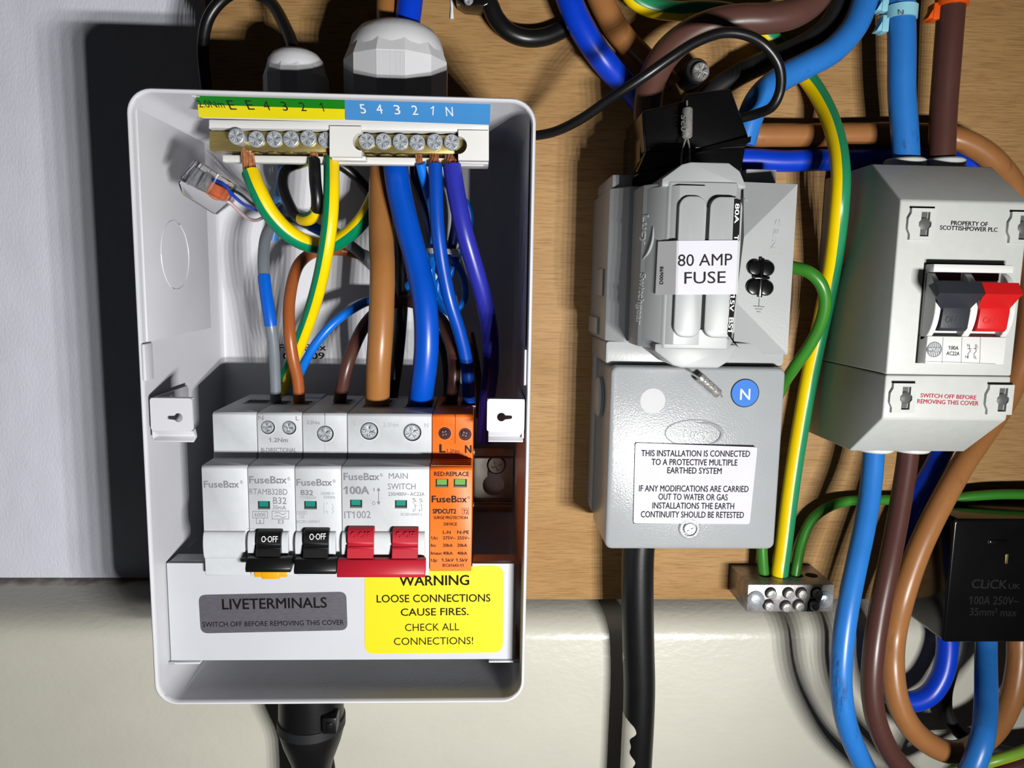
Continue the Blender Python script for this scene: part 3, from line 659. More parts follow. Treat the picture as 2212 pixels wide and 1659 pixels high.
# ------------------------------------------------------------------ cable glands on the enclosure
def gland(px, py, h, wpx, pydome, label, holes_r):
    c = P(px, py, h); r = MM(wpx, h)/2; zb = ez1+.05; zt = Z(px, pydome, h)
    t = thing('cable_gland', (c[0], zb, h), label, 'cable gland'); L = zt-zb
    b = MB('gland_white'); b.lathe((c[0], zb, h), (0, 1, 0), [(0, r*1.0), (L*.6, r*1.0), (L*.74, r*.9)], 12, sx=1, ph=math.radians(15), cap=(True, True))
    for k in range(24):
        x = c[0]+r*(-.25+.5*k/23); hh = h+r*.966
        b.tube([(x, zb+1, hh), (x, zb+L*.58, hh)], r*.0085, 'gland_white', 6, 1, sub=False)
    b.build('nut', t, smooth=18)
    b = MB('gland_white'); b.lathe((c[0], zb, h), (0, 1, 0), [(L*.66, r*.9), (L*.74, r*.9), (L*.86, r*.84), (L*.95, r*.7), (L, r*.52), (L*.985, r*holes_r), (L*.8, r*holes_r)], 32); b.build('dome', t)
    b = MB('black_matt'); b.lathe((c[0], zb, h), (0, 1, 0), [(0, r*1.03), (.9, r*1.03), (1.4, r*.98)], 28); b.build('sealing_ring', t, 'black rubber sealing ring')
gland(640, 168, 42, 130, 112, 'smaller white cable gland on top of the fuse box, holding the black flex', .25)
gland(857, 168, 42, 214, 58, 'large white cable gland on top of the fuse box, holding brown and blue tails', .42)
wire('cable', [(446, 260, 12), (445, 190, 13), (438, 110, 14), (450, 40, 15), (490, -8, 16), (535, -18, 18), (585, 6, 24), (617, 60, 34), (634, 106, 41), (640, 130, 42)], 24, 'black_pvc', 'black flex arching from behind the fuse box into its smaller gland', 'cable')
wire('meter_tail', [(838, -80, 34), (840, -30, 35), (836, 15, 39), (838, 70, 42)], 42, 'pvc_brown', 'brown tail entering the large white gland from above', 'cable')
wire('meter_tail', [(892, -80, 40), (888, -30, 40), (884, 15, 42), (876, 72, 44)], 52, 'pvc_royal', 'blue tail entering the large white gland from above', 'cable')
# black shroud under the box with its cable tie
c = P(673, 1560, 42); r = MM(146, 42)/2
t = thing('gland_shroud', (c[0], ez0-60, 42), 'black rubber shroud hanging under the fuse box', 'shroud')
z1 = ez0-.1; b = MB('black_pvc'); zz = lambda y: Z(673, y, 42)
b.lathe((c[0], 0, 42), (0, 1, 0), [(z1, r*.96), (zz(1545), r*1.0), (zz(1575), r*.99), (zz(1598), r*.9), (zz(1640), r*.66), (zz(1662), r*.58), (zz(1700), r*.56), (zz(1900), r*.55)], 36)
b.build('shroud', t)
b = MB('black_matt'); b.lathe((c[0], zz(1556), 42), (0, 1, 0), [(-2.4, r*1.02), (-2.2, r*1.045), (2.2, r*1.045), (2.4, r*1.02)], 36)
tie = tag(b.build('cable_tie', None), 'black cable tie strapped round the rubber shroud below the fuse box', 'cable tie')
tie.name = 'cable_tie'
b = MB('black_pvc'); k = P(712, 1562, 56); b.box(k[0]-3.2, k[0]+3.2, k[1]-4.5, k[1]+3.2, 49, 57.5, .6); b.box(k[0]-1, k[0]+1.4, k[1]-2.6, k[1]+1.2, 57, 58.2, .3)
b.build('tie_head', tie)
wire('cable', [(700, 1600, 20), (712, 1660, 22), (718, 1740, 24)], 26, 'black_pvc', 'black cable running down beside the rubber shroud', 'cable')

# ------------------------------------------------------------------ wiring inside the enclosure
GY = ('pvc_yellow', -178, 15)
zt46 = lambda px, h: (px, None, h)
def top_y(px, h):
    """photo row where the breaker tops (z = zT1) are seen at depth h"""
    lo, hi = 780, 960
    for _ in range(30):
        m_ = (lo+hi)/2
        if Z(px, m_, h) > zT1-1.5: lo = m_
        else: hi = m_
    return (lo+hi)/2
def tp(px, h): return (px, top_y(px, h), h)
wire('meter_tail', [(838, 140, 36), (832, 230, 30), (827, 320, 27), (823, 420, 33), (824, 520, 42), (826, 600, 49), (822, 720, 52), (817, 800, 50), tp(815, 44)], 52, 'pvc_brown', 'thick tan brown tail running straight down into the main switch', 'wire', seg=24)
wire('meter_tail', [(878, 140, 42), (862, 230, 37), (853, 320, 39), (860, 400, 43), (880, 490, 47), (901, 570, 50), (918, 660, 54), (921, 750, 54), (913, 830, 50), tp(905, 42)], 52, 'pvc_azure', 'thick blue tail curving down into the right pole of the main switch', 'wire', seg=24)
wire('earth_wire', [(541, 372, 58), (556, 410, 60), (583, 460, 58), (622, 502, 54), (668, 527, 48), (715, 528, 38), (760, 500, 30), (792, 462, 26), (816, 410, 19), (832, 350, 15)], 35, 'pvc_green', 'thick green and yellow earth wire looping under the earth bar from its first terminal', 'wire', None, ('pvc_yellow', -180, 4),
    [((527, 274, 54), (540, 376, 57), .78, 34), ])
wire('earth_wire', [(716, 345, 54), (716, 400, 60), (713, 470, 62), (704, 540, 60), (690, 610, 54), (670, 680, 46), (640, 760, 36), (617, 815, 26), (612, 846, 18), (605, 900, 6)], 31, 'pvc_green', 'slim green and yellow earth wire hanging straight from the last earth terminal', 'wire', None, ('pvc_yellow', -178, -8),
    [((706, 326, 54), (717, 347, 54), .7, 24)])
BT = [(679, 346, 56), (681, 390, 60), (685, 430, 60), (682, 460, 57), (663, 474, 52), (640, 466, 45), (622, 436, 38), (611, 400, 32), (616, 370, 26), (640, 354, 22), (680, 344, 19), (725, 352, 13), (762, 376, 9), (795, 412, 8), (830, 470, 8)]
wire('earth_wire', BT, 23, 'black_pvc', 'black wire with green and yellow tape bands, looped under the earth bar', 'wire', None, None,
    [((676, 276, 54), (679, 350, 55), .75, 26)], [('tape_band', 'pvc_yellow', 2.75, 4.6, 1.1, 'green and yellow tape band', ('pvc_meadow', 30, 90)), ('tape_band', 'pvc_yellow', 9.0, 10.0, 1.1, 'green and yellow tape band', ('pvc_meadow', -20, 60))])
wire('wire', [tp(596, 41), (594, 810, 44), (590, 740, 48), (583, 690, 50), (573, 620, 48), (569, 560, 43), (575, 510, 36), (595, 480, 28), (630, 472, 22), (665, 484, 18), (700, 502, 15), (740, 520, 14), (775, 544, 14), (810, 580, 12), (845, 620, 8)], 23, 'pvc_grey', 'grey wire with blue sleeves rising from the breaker with the amber button', 'wire', None, None, None,
    [('sleeve', 'pvc_cobalt', 2.75, 4.4, 1.1, 'blue sleeve', None), ('sleeve', 'pvc_cobalt', 9.2, 10.7, 1.1, 'blue sleeve', None)])
wire('wire', [tp(647, 41), (643, 820, 44), (632, 770, 47), (625, 715, 48), (625, 650, 44), (637, 590, 36), (655, 560, 29), (685, 543, 19), (725, 540, 10), (765, 546, 7), (800, 560, 5.5), (840, 585, 5.5)], 24, 'pvc_chestnut', 'chestnut brown wire arching from the breaker with the amber button', 'wire')
wire('wire', [(610, 330, 9), (610, 380, 8), (603, 430, 8), (595, 480, 8), (588, 520, 8)], 24, 'pvc_slate', 'pale blue wire end behind the black loop, under the earth bar', 'wire')
wire('wire', [(630, 900, 14), (640, 830, 24), (660, 780, 30), (690, 732, 32), (730, 690, 30), (785, 655, 22), (835, 640, 13), (868, 625, 12), (900, 600, 16), (925, 575, 26), (930, 550, 30)], 19, 'pvc_light', 'bright blue flylead curving up to the right behind the thick brown tail', 'wire')
wire('wire', [tp(732, 38), (745, 808, 42), (762, 755, 40), (790, 700, 32), (830, 662, 24), (875, 650, 20), (920, 665, 22), (955, 695, 30), (976, 745, 38), (981, 810, 42), tp(972, 38)], 27, 'pvc_dark', 'dark brown link wire arching from the slim breaker over to the surge protector', 'wire')
wire('cable', [(862, 330, 12), (865, 450, 12), (867, 600, 12), (866, 680, 14), (858, 770, 20), (848, 840, 20), (845, 880, 16), (842, 930, 8)], 28, 'black_pvc', 'black cable running down the back of the box between the thick brown and blue tails', 'cable')
wire('wire', [(908, 352, 56), (916, 385, 52), (924, 415, 44), (934, 450, 34), (940, 500, 26), (936, 540, 24), (930, 580, 24), (934, 620, 22), (944, 650, 20), (970, 675, 22)], 20, 'pvc_light', 'bright blue wire from the third last neutral terminal, coiled behind the others', 'wire', None, None, [((903, 330, 54), (907, 353, 55), .75, 20), ((904, 283, 54), (905, 292, 53), .5, 8)])
wire('wire', [(968, 395, 20), (990, 420, 18), (1010, 445, 15), (1016, 480, 13), (1005, 520, 13), (985, 560, 14), (975, 590, 15), (960, 610, 16)], 15, 'pvc_light', 'bright blue wire bulging out to the right of the violet neutral wire', 'wire')
wire('wire', [(928, 560, 24), (950, 520, 20), (968, 545, 18), (990, 575, 18), (1003, 610, 17), (1004, 645, 17), (985, 668, 18), (960, 650, 19), (945, 632, 19), (950, 605, 20), (968, 600, 21), (980, 575, 22)], 14, 'pvc_light', 'bright blue flylead coiled into a small loop behind the neutral wires', 'wire')
wire('wire', [(897, 330, 34), (897, 375, 32), (910, 420, 27), (925, 470, 23), (934, 515, 20), (945, 560, 17)], 20, 'pvc_navy', 'dark navy wire behind the bright blue one under the neutral bar', 'wire')
wire('wire', [(976, 400, 24), (985, 470, 20), (978, 520, 16), (972, 560, 14)], 20, 'pvc_navy', 'dark navy wire hidden behind the violet neutral wire', 'wire')
wire('neutral_wire', [(940, 355, 57), (942, 420, 58), (946, 500, 58), (957, 580, 56), (972, 650, 54), (992, 715, 50), (1006, 775, 46), (1012, 830, 43), tp(1013, 38)], 29, 'pvc_neutral', 'mid blue wire from the second last neutral terminal down to the surge protector', 'wire', None, None, [((938, 330, 54), (940, 357, 56), .72, 26, -.1), ((939, 284, 54), (939, 295, 53), .55, 8)])
wire('neutral_wire', [(976, 357, 57), (986, 420, 58), (1003, 500, 58), (1026, 580, 54), (1046, 650, 48), (1058, 720, 40), (1060, 790, 35), (1053, 860, 30), (1049, 915, 26), (1048, 952, 23)], 37, 'pvc_violet', 'violet blue wire from the last neutral terminal, running down outside the surge protector', 'wire', None, None, [((974, 330, 54), (976, 359, 56), .74, 28, -.1), ((975, 284, 54), (975, 295, 53), .5, 8)], seg=22)
wire('wire', [(1016, 720, 18), (1028, 780, 22), (1036, 840, 20), (1036, 900, 12)], 16, 'pvc_dark', 'thin dark brown wire behind the surge protector neutral wire', 'wire')
wire('wire', [(888, 640, 10), (920, 680, 9), (945, 730, 10), (962, 780, 11), (966, 850, 11), (960, 900, 8)], 16, 'black_pvc', 'thin black wire curving behind the thick blue tail towards the surge protector', 'wire')
# cable tie round the coiled blue leads
b = MB('tie_white'); a_, c_ = P(920, 541, 30), P(988, 545, 30); m_ = (a_+c_)/2; rx_ = (c_-a_).length/2
ringp = [Vector((m_[0]+rx_*math.cos(k*math.pi/14), m_[1]+(a_[1]-c_[1])*.5*-math.cos(k*math.pi/14), 21+11*math.sin(k*math.pi/14))) for k in range(29)]
b.loft([[p+Vector((0, dz, 0))+(Vector((p[0]-m_[0], 0, p[2]-21)).normalized()*dr) for dz, dr in ((-1.2, 0), (1.2, 0), (1.2, .8), (-1.2, .8))] for p in ringp], cap=(False, False), m='tie_white')
b.box(c_[0]-3.2, c_[0]+.8, c_[1]-1.8, c_[1]+1.8, 20, 25, .5)
tag(b.build('cable_tie'), 'white cable tie bundling the coiled blue leads in the fuse box', 'cable tie')
# clear push connector on its thin leads
pc = [P(x, y, 74) for x, y in ((418, 343), (496, 401), (503, 432), (463, 464), (391, 419), (382, 393))]
t = thing('wire_connector', tuple(P(445, 440, 74)), 'clear plastic wire connector tilted against the left side of the fuse box', 'connector')
ctr = sum(pc, Vector())/6
b = MB('clear_plastic'); b.poly([(p[0], p[1]) for p in pc], 70, 74, 'h', .8); 
pd = [P(x, y, 84) for x, y in ((420, 343), (497, 392), (477, 434), (384, 388))]; b.poly([(p[0], p[1]) for p in pd], 74.1, 84, 'h', 1.0); 
for u_ in (.22, .45, .68):                                 # moulded ribs across the shell
    a_ = pd[0].lerp(pd[1], u_); c_ = pd[3].lerp(pd[2], u_); b.tube([a_+Vector((0, 0, .3)), c_+Vector((0, 0, .3))], .5, 'clear_plastic', 6, 1, sub=False)
b.build('clear_shell', t)
b = MB('zinc')
for (x0, y0), (x1, y1), (x2, y2), (x3, y3) in (((420, 360), (440, 372), (424, 402), (404, 391)), ((444, 371), (461, 381), (446, 413), (428, 404))):
    q = [P(x, y, 81) for x, y in ((x0, y0), (x1, y1), (x2, y2), (x3, y3))]; b.poly([(p[0], p[1]) for p in q], 76, 81, 'h', .5)
b.build('contact', t, 'tinned metal contacts')
b = MB('gel_orange'); q = [P(x, y, 79) for x, y in ((452, 396), (492, 398), (494, 424), (462, 432), (446, 420))]; b.poly([(p[0], p[1]) for p in q], 74.5, 79, 'h', .8); b.build('gel', t, 'orange sealing gel')
wire('wire', [(462, 392, 80), (488, 404, 80), (520, 420, 66), (545, 440, 50), (565, 449, 42), (590, 452, 30), (604, 440, 22)], 6, 'black_pvc', 'thin black lead running from the clear connector', 'wire')
wire('wire', [(460, 388, 82), (482, 398, 82), (502, 420, 78), (525, 440, 64), (550, 452, 48), (570, 457, 40), (592, 464, 28)], 7, 'pvc_royal', 'thin blue lead running from the clear connector', 'wire')
wire('wire', [(470, 428, 77), (495, 437, 76), (516, 456, 72), (535, 472, 62), (553, 476, 50), (572, 470, 40), (597, 472, 24)], 7, 'pvc_pink', 'thin pinkish white lead sagging from the clear connector', 'wire')

# ------------------------------------------------------------------ service cut-out (head, fuse carrier, neutral block)
HC = 50
def frame4(pts, h): return [W(px, py, h) for px, py in pts]
cx0, cx1 = X(1314, 990, HC), X(1686, 990, HC); cz1, cz0 = Z(1510, 793, HC), Z(1490, 1187, HC)
cut = thing('service_head', ((cx0+cx1)/2, cz0, 0), 'light grey service head with a blue badge and a paper notice, black supply cable below', 'cut-out')
b = MB('cut_front'); b.poly(rr(cx0, cx1, cz0, cz1, 3.2, 5), 12, HC, 'h', 1.6, 'cut_front', 3)
b.poly(rr(cx0-1.2, cx1+.8, cz0+5, cz1+6, 3, 4), .1, 12, 'h', .6, 'cut_grey')
b.lathe((cx0-.2, Z(1290, 856, 25), 26), (-1, 0, 0), [(0, 9.5), (1.5, 9.5), (2.6, 8)], 28, 'cut_grey')
oc = [P(1499+62*math.cos(k*math.pi/24), 936+29*math.sin(k*math.pi/24)-.0*k, HC) for k in range(49)]
b.tube(oc, .32, 'cut_front', 6, 1, sub=False)
sw = [P(*p, HC+.05) for p in ((1503, 913), (1540, 917), (1559, 933), (1550, 952), (1520, 963))]; b.tube(sw, lambda t: .15+.75*math.sin(math.pi*min(t*1.1, 1)), 'cut_front', 8, 6)
b.text('Lucy', (1478, 945), (1532, 945), 15, 'carrier_grey', HC, .03, .03, lift=.12)
c = P(1410, 866, HC); b.lathe((c[0], c[1], HC-.02), (0, 0, 1), [(0, MM(28, HC)), (.1, MM(28, HC)), (.1, MM(27, HC))], 36, 'label_clear')
c = P(1489, 1141, HC); b.lathe((c[0], c[1], HC-.1), (0, 0, 1), [(0, 5.0), (.5, 5.0), (1.0, 4.4), (1.0, 3.4), (.2, 3.2)], 32, 'cut_front')
b.build('cover', cut)
s = MB('zinc'); screw_head(s, (c[0], c[1], HC+.1), 2.9, 1.3, 'zinc', rot=.5); s.build('screw', cut)
b = MB('badge_blue'); c = P(1609, 849, HC); b.lathe((c[0], c[1], HC), (0, 0, 1), [(0, MM(32, HC)), (.12, MM(32, HC))], 40, 'gap_dark'); b.lathe((c[0], c[1], HC+.1), (0, 0, 1), [(0, MM(30, HC)), (.25, MM(30, HC))], 40)
b.text('N', (1598, 863), (1619, 863), 23, 'ink_white', HC, .01, lift=.42); b.build('badge', cut, 'round blue badge marked N')
b = MB('label_paper'); b.sticker([(1372, 956), (1636, 966), (1619, 1132), (1368, 1130)], HC+.6, 1.2, .2, 'label_paper')
pb_ = [P(x, y, HC) for x, y in ((1372, 956), (1628, 962), (1614, 1130), (1368, 1130))]; b.poly([(p[0], p[1]) for p in pb_], HC, HC+.62, 'h', 0, 'gap_dark')
for s_, a, c, y in (('THIS INSTALLATION IS CONNECTED', 1385, 1619, 985), ('TO A PROTECTIVE MULTIPLE', 1407, 1592, 1004), ('EARTHED SYSTEM', 1441, 1558, 1022), ('IF ANY MODIFICATIONS ARE CARRIED', 1380, 1616, 1061), ('OUT TO WATER OR GAS', 1422, 1571, 1079), ('INSTALLATIONS THE EARTH', 1409, 1585, 1098), ('CONTINUITY SHOULD BE RETESTED', 1384, 1606, 1117)):
    b.text(s_, (a, y), (c, y+1.5), 13, 'ink_dark', HC+.6, .022, lift=.26)
b.build('notice', cut, 'white paper notice about the protective multiple earthed system')
# stepped shoulder of the head, under the fuse carrier
b = MB('cut_grey'); x0, x1 = X(1309, 770, 44), X(1688, 770, 40)
b.poly(rr(x0, x1, cz1+.2, Z(1350, 737, 42), 1.5), 1, 43, 'h', .8); b.build('shoulder', cut)
b = MB('cut_grey'); xa = X(1318, 430, 48); xb = X(1372, 430, 60); zb_, zt_ = Z(1340, 738, 48), Z(1345, 405, 50)
b.poly([(xa, 0.2), (xa, 46), (xa+2, 48), (xa+7, 54), (xb+4, 56), (xb+30, 56), (xb+30, .2)], zb_+.3, zt_, 'z', .5)
b.box(xa+1, xa+10, zt_+.05, zt_+6, 6, 46, .8); b.box(xa-1.0, xa+.2, Z(1320, 640, 46), Z(1320, 580, 46), 20, 40, .4)
b.box(xa-1.2, xa+.2, zb_+2, Z(1320, 690, 46), 4, 30, .3)
b.box(xb+2, X(1590, 575, 30), zb_+.4, zt_-1, .4, 33, .4); b.build('carrier_base', cut)
# earth and neutral block beside it
TL, TR, BR, BL = (1606, 393), (1723, 398), (1701, 766), (1583, 766); hA, hB = 38, 47
v = [P(*TL, hA), P(*TR, hB), P(*BR, hB), P(*BL, hA), P(1607, 512, hB-.5), P(1590, 652, hB-.5)]
bk = [Vector((p[0], p[1], .3)) for p in v[:4]]
b = MB('cut_grey'); vv = v+bk
b.raw(vv, [(0, 4, 1), (4, 5, 2, 1), (5, 3, 2), (0, 3, 5), (0, 5, 4), (0, 1, 7, 6), (1, 2, 8, 7), (2, 3, 9, 8), (3, 0, 6, 9), (6, 7, 8, 9)])
b.box(X(1610, 380, 25), X(1676, 380, 25), Z(1640, 396, 25), Z(1640, 366, 25), .3, 26, .6)
x_, y_ = 1640, 648
b.line([(1640, 645), (1639, 662)], 1.4, 'hole_grey', hB-.2); b.line([(1628, 661), (1651, 663)], 1.4, 'hole_grey', hB-.2); b.line([(1632, 667), (1646, 668)], 1.2, 'hole_grey', hB-.2); b.line([(1635, 673), (1643, 674)], 1.2, 'hole_grey', hB-.2)
b.text('N/E 2', (1674, 538), (1685, 474), 9, 'cut_grey', hB-.2, .01, .05, lift=.1)
b.line([(1610, 430), (1632, 460), (1607, 460)], 1.3, 'label_clear', 41.5)
b.build('neutral_block', cut, smooth=6)
b = MB('black_gloss')
for px, py in ((1630, 578), (1655, 580), (1628, 620), (1653, 622)):
    c = P(px, py, hB); r_ = MM(17, hB); b.lathe((c[0], c[1], hB-.6), (0, 0, 1), [(0, r_), (1.6, r_), (2.2, r_*.86), (2.4, r_*.5)], 24)
c = P(1642, 600, hB); b.box(c[0]-3.4, c[0]+3.4, c[1]-.6, c[1]+.6, hB, hB+2.6, .3); b.box(c[0]-.8, c[0]+.8, c[1]-8.5, c[1]+8.5, hB-.4, hB+2, .3)
b.build('blanking_plug', cut, 'glossy black four lobed plug')

fz1, fz0 = Z(1480, 396, 80), Z(1470, 752, 80)
fx = lambda px, h, py=575: X(px, py, h)
t = thing('fuse_carrier', (fx(1490, 80), fz0, 70), 'grey fuse carrier with a white 80 AMP FUSE sticker, plugged into the service head', 'fuse carrier')
K = .026                                                       # the carrier hangs very slightly out of true
SK = Matrix(((1, K*.35, 0, 0), (0, 1, 0, 0), (0, 0, 1, 0), (0, 0, 0, 1)))
def carrier(pf, z0, z1, bev, m): 
    return pf
x375, x385, x465, x530, x608 = fx(1369, 62), fx(1381, 72), fx(1458, 86), fx(1524, 88), fx(1600, 86)
b = MB('carrier_grey')
pf = [(x375, 56.2), (x375, 64), (x385, 73), ((x385+x465)/2, 81), (x465-3, 84.5), (x530, 85), (x608-3, 85), (x608, 82), (x608+1.5, 70), (x608+1.5, 56.2)]
b.poly(pf, fz0, fz1, 'z', .7)
for zz_, d in ((fz1, 1), (fz0, -1)):                           # the rounded humps at both ends
    pts = [(x465-6, zz_-d*2), (x465-6, zz_+d*1), (x465+1.5, zz_+d*6.6), (x465+5, zz_+d*7.5), (x608-6, zz_+d*7.5), (x608-1.5, zz_+d*4.5), (x608+1.2, zz_-d*1), (x608+1.2, zz_-d*2)]
    b.poly(pts, 58, 84, 'h', 1.2)
b.build('body', t)
b = MB('carrier_grey')
pf2 = [(x385+.4, 72.8), (x385+.9, 74.2), ((x385+x465)/2, 82), (x465-1.5, 85.2), (x465+.5, 86.4), (x530-.6, 86.4), (x530-.6, 84), ((x385+x465)/2, 80)]
zi1, zi0 = fz1-1.6, fz0+1.8
b.poly(pf2, zi0, zi1, 'z', .3)
b.poly(rr(x465, x530-.5, zi0+3, zi1-4, 4.2, 6), 84, 88.2, 'h', .8)
plF = plane3(Vector((x385+.9, 0, 74.2)), Vector(((x385+x465)/2, 0, 82)), Vector((x385+.9, 30, 74.2)))
b.text('Lucy', (1390, 466), (1386, 527), 11, 'carrier_grey', plF, .03, .05, lift=.15); b.text('Switchgear', (1384, 590), (1375, 700), 11, 'carrier_grey', plF, .03, .05, lift=.15)
q = [hit(x, y, plF)+plF[1]*.15 for x, y in ((1412, 490), (1410, 520), (1401, 545), (1389, 560))]; b.tube(q, lambda u: .15+.45*math.sin(math.pi*u), 'carrier_grey', 8, 6)
b.build('cover_flap', t)
b = MB('carrier_grey'); b.poly(rr(x530+.6, x608-1, zi0+3, zi1-4, 4.2, 6), 84, 88, 'h', .8); b.build('grip', t)
b = MB('gap_dark'); b.box(x530-.6, x530+.7, zi0+6, zi1-8, 84.6, 87, 0); b.build('seam', t, 'dark seam between flap and grip')
HL = 88.25
b = MB('label_clear'); b.sticker([(1462, 520), (1599, 519), (1593, 636), (1459, 636.5)], HL, 0, .12, 'label_clear'); b.sticker([(1466, 520), (1594, 519), (1588, 636), (1463, 636.5)], HL, 0, .16, 'label_paper')
nF = plF[1]; fa, fb, fc, fd = hit(1424, 522, plF)+nF*.5, hit(1418, 637, plF)+nF*.5, P(1462, 520, HL+.05), P(1459, 636.5, HL+.05); plS_ = plane3(fa, fb, fc)
b.loft([[fa, fb, fd, fc], [v_+plS_[1]*.14 for v_ in (fa, fb, fd, fc)]], 'label_clear')
b.text('80 AMP', (1464, 575), (1581, 573), 25, 'ink_dark', HL, .004, lift=.22); b.text('FUSE', (1478, 613), (1567, 611), 25, 'ink_dark', HL, .004, lift=.22); b.text('D00698', (1433, 614), (1434, 576), 7.5, 'ink_dark', plS_, .01, lift=.2)
b.build('sticker', t, 'white sticker reading 80 AMP FUSE')
b = MB('black_gloss'); b.sticker([(1587, 430), (1600, 431), (1596, 521), (1583, 521)], HL, 0, .15, 'ink_black'); b.sticker([(1579, 636), (1590, 636), (1580, 728), (1572, 722)], HL, 0, .15, 'ink_black')
b.raw([P(1572, 722, HL+.2), P(1580, 728, HL+.2), P(1597, 752, HL+3), P(1586, 742, HL+2)], [(0, 1, 2, 3)], 'ink_black')
b.text('80A', (1588, 440), (1586, 482), 9, 'ink_white', HL, .02, lift=.25); b.text('T', (1586, 508), (1585.5, 519), 9, 'ink_white', HL, .02, lift=.25); b.text('15V', (1578, 640), (1575, 672), 9, 'ink_white', HL, .02, lift=.25); b.text('BS1', (1575, 686), (1572, 716), 9, 'ink_white', HL, .02, lift=.25)
b.build('rating_tape', t, 'black tape with white rating lettering')

# seals
def seal(pts, a, c, wpx, h, label):
    t = thing('seal', tuple(P(*a, h)), label, 'seal'); b = MB('lead')
    for q in pts: b.tube([P(*p) for p in q], .38, 'lead', 8, 5)
    b.build('wire', t); A, C_ = P(*a, h), P(*c, h); r = MM(wpx, h)/2; u = (C_-A); L = u.length
    b = MB('lead'); b.lathe(A, u, [(0, r*.7), (.5, r), (L-.6, r), (L, r*.8)], 18)
    plS = (A+Vector((0, 0, r)), Vector((0, 0, 1))); b.text('025', (a[0]*.75+c[0]*.25-2, a[1]*.75+c[1]*.25+2), (a[0]*.2+c[0]*.8-2, a[1]*.2+c[1]*.8+2), wpx*.5, 'hole_grey', plS, .02, lift=.02)
    b.build('crimp', t)
seal([[(1475, 795, 70), (1492, 805, 62), (1512, 818, 56)], [(1556, 850, 53.5), (1560, 858, 53)]], (1508, 812), (1553, 852), 22, 54, 'crimped metal seal on a short wire, lying against the service head cover')
seal([[(1482, 297, 62), (1474, 325, 64), (1471, 362, 70)], [(1485, 297, 62), (1490, 325, 64), (1489, 360, 70)], [(1484, 232, 61), (1484, 218, 60)]], (1484, 298), (1485, 233), 22, 61, 'crimped metal seal lying on the glossy black connector above the fuse carrier')

# ------------------------------------------------------------------ glossy black connector block above the fuse carrier
q = frame4([(1386, 240), (1478, 218), (1480, 203), (1578, 191), (1617, 296), (1612, 318), (1500, 326), (1392, 330)], 56)
t = thing('connector_block', tuple(P(1495, 370, 40)), 'glossy black connector block above the fuse carrier, with a seal wired to it', 'connector')
b = MB('black_gloss'); b.poly(q, 20, 57, 'h', 1.6, seg=3); b.build('cover', t)
q = frame4([(1384, 262), (1615, 300), (1600, 385), (1380, 395)], 50)
b = MB('black_gloss'); b.poly(q, 12, 50, 'h', 1.2); b.build('base', t)
q = frame4([(1505, 322), (1618, 297), (1619, 308), (1500, 330)], 57.2); b = MB('black_gloss'); b.loft([[Vector((p[0], p[1], 55)) for p in q], [Vector((p[0], p[1], h_)) for p, h_ in zip(q, (57.6, 59.8, 58.4, 56.2))]])
q = frame4([(1396, 322), (1500, 320), (1480, 352), (1375, 372)], 55); b.poly(q, 46, 56, 'h', 1); b.build('lip', t)

# ------------------------------------------------------------------ isolator on the right
HI = 70; ix0, ix1 = X(1926, 670, HI), X(2200, 670, HI)
z1t, z1b = Z(2060, 438, HI), Z(2050, 903, HI); z2t, z2b = Z(2050, 358, 45), Z(2000, 975, 45); zsm = Z(2040, 811, HI)
t = thing('isolator_switch', ((ix0+ix1)/2, z2b, 0), 'off-white isolator housing with black and red levers switched on', 'switch')
b = MB('isolator_white'); b.poly([(zsm+.12, .3), (z2t, .3), (z2t, 45), (z1t+.8, HI-.3), (z1t-.5, HI), (zsm+.12, HI)], ix0, ix1, 'x', .8, seg=3)
T_ = 'ink_black'
b.text('PROPERTY OF', (2054, 486), (2133, 489), 9, T_, HI, .025); b.text('SCOTTISHPOWER PLC', (2030, 496), (2154, 501), 9, T_, HI, .025)
b.build('housing', t)
b = MB('isolator_white'); b.poly([(z2b, .3), (z2b, 45), (z1b-.8, HI-.3), (z1b+.5, HI), (zsm-.12, HI), (zsm-.12, .3)], ix0, ix1, 'x', .8, seg=3)
b.text('SWITCH OFF BEFORE', (1988, 858), (2108, 863), 8.5, 'ink_red', HI, .02); b.text('REMOVING THIS COVER', (1981, 871), (2113, 876), 9, 'ink_red', HI, .02)
b.build('lower_cover', t)
def boss(pl, pt, pr, pb):
    b = MB('isolator_white'); x0, z1 = W(pl, pt, HI); x1, z0 = W(pr, pb, HI); c = ((x0+x1)/2+.6, (z0+z1)/2); w = x1-x0
    out = [(x0, z0), (x1, z0), (x1, z1), (x0, z1), (x0, c[1]+w*.42), (x0-1.1, c[1]+w*.2), (x0-1.1, c[1]-w*.2), (x0, c[1]-w*.42)]
    cx, r = c[0]+.2, 2.6
    hole = [(cx-1.8, z0+1.4), (cx+1.8, z0+1.4), (cx+1.8, c[1]-1.7), (cx+r, c[1]-.8), (cx+r, c[1]+.8), (cx+1.8, c[1]+1.7), (cx+1.8, z1-1.4), (cx-1.8, z1-1.4), (cx-1.8, c[1]+1.7), (cx-r, c[1]+.8), (cx-r, c[1]-.8), (cx-1.8, c[1]-1.7)]
    b.plate(out, [hole], HI-.2, HI+1.5)
    b.box(x0-.3, x1, z1+.05, z1+.9, HI-.2, HI+.06, m='gap_dark'); bo_ = b.build('screw_boss', t)
    k = MB('hole_grey'); k.box(cx-1.8, cx+1.5, z0+1.4, z1-1.4, HI-.1, HI+.1, m='hole_grey'); k.lathe((cx, c[1], HI-.1), (0, 0, 1), [(0, r), (.8, r), (1.2, r*.8)], 20, 'hole_grey'); k.build('boss_screw', bo_, 'grey screw deep in its slot')
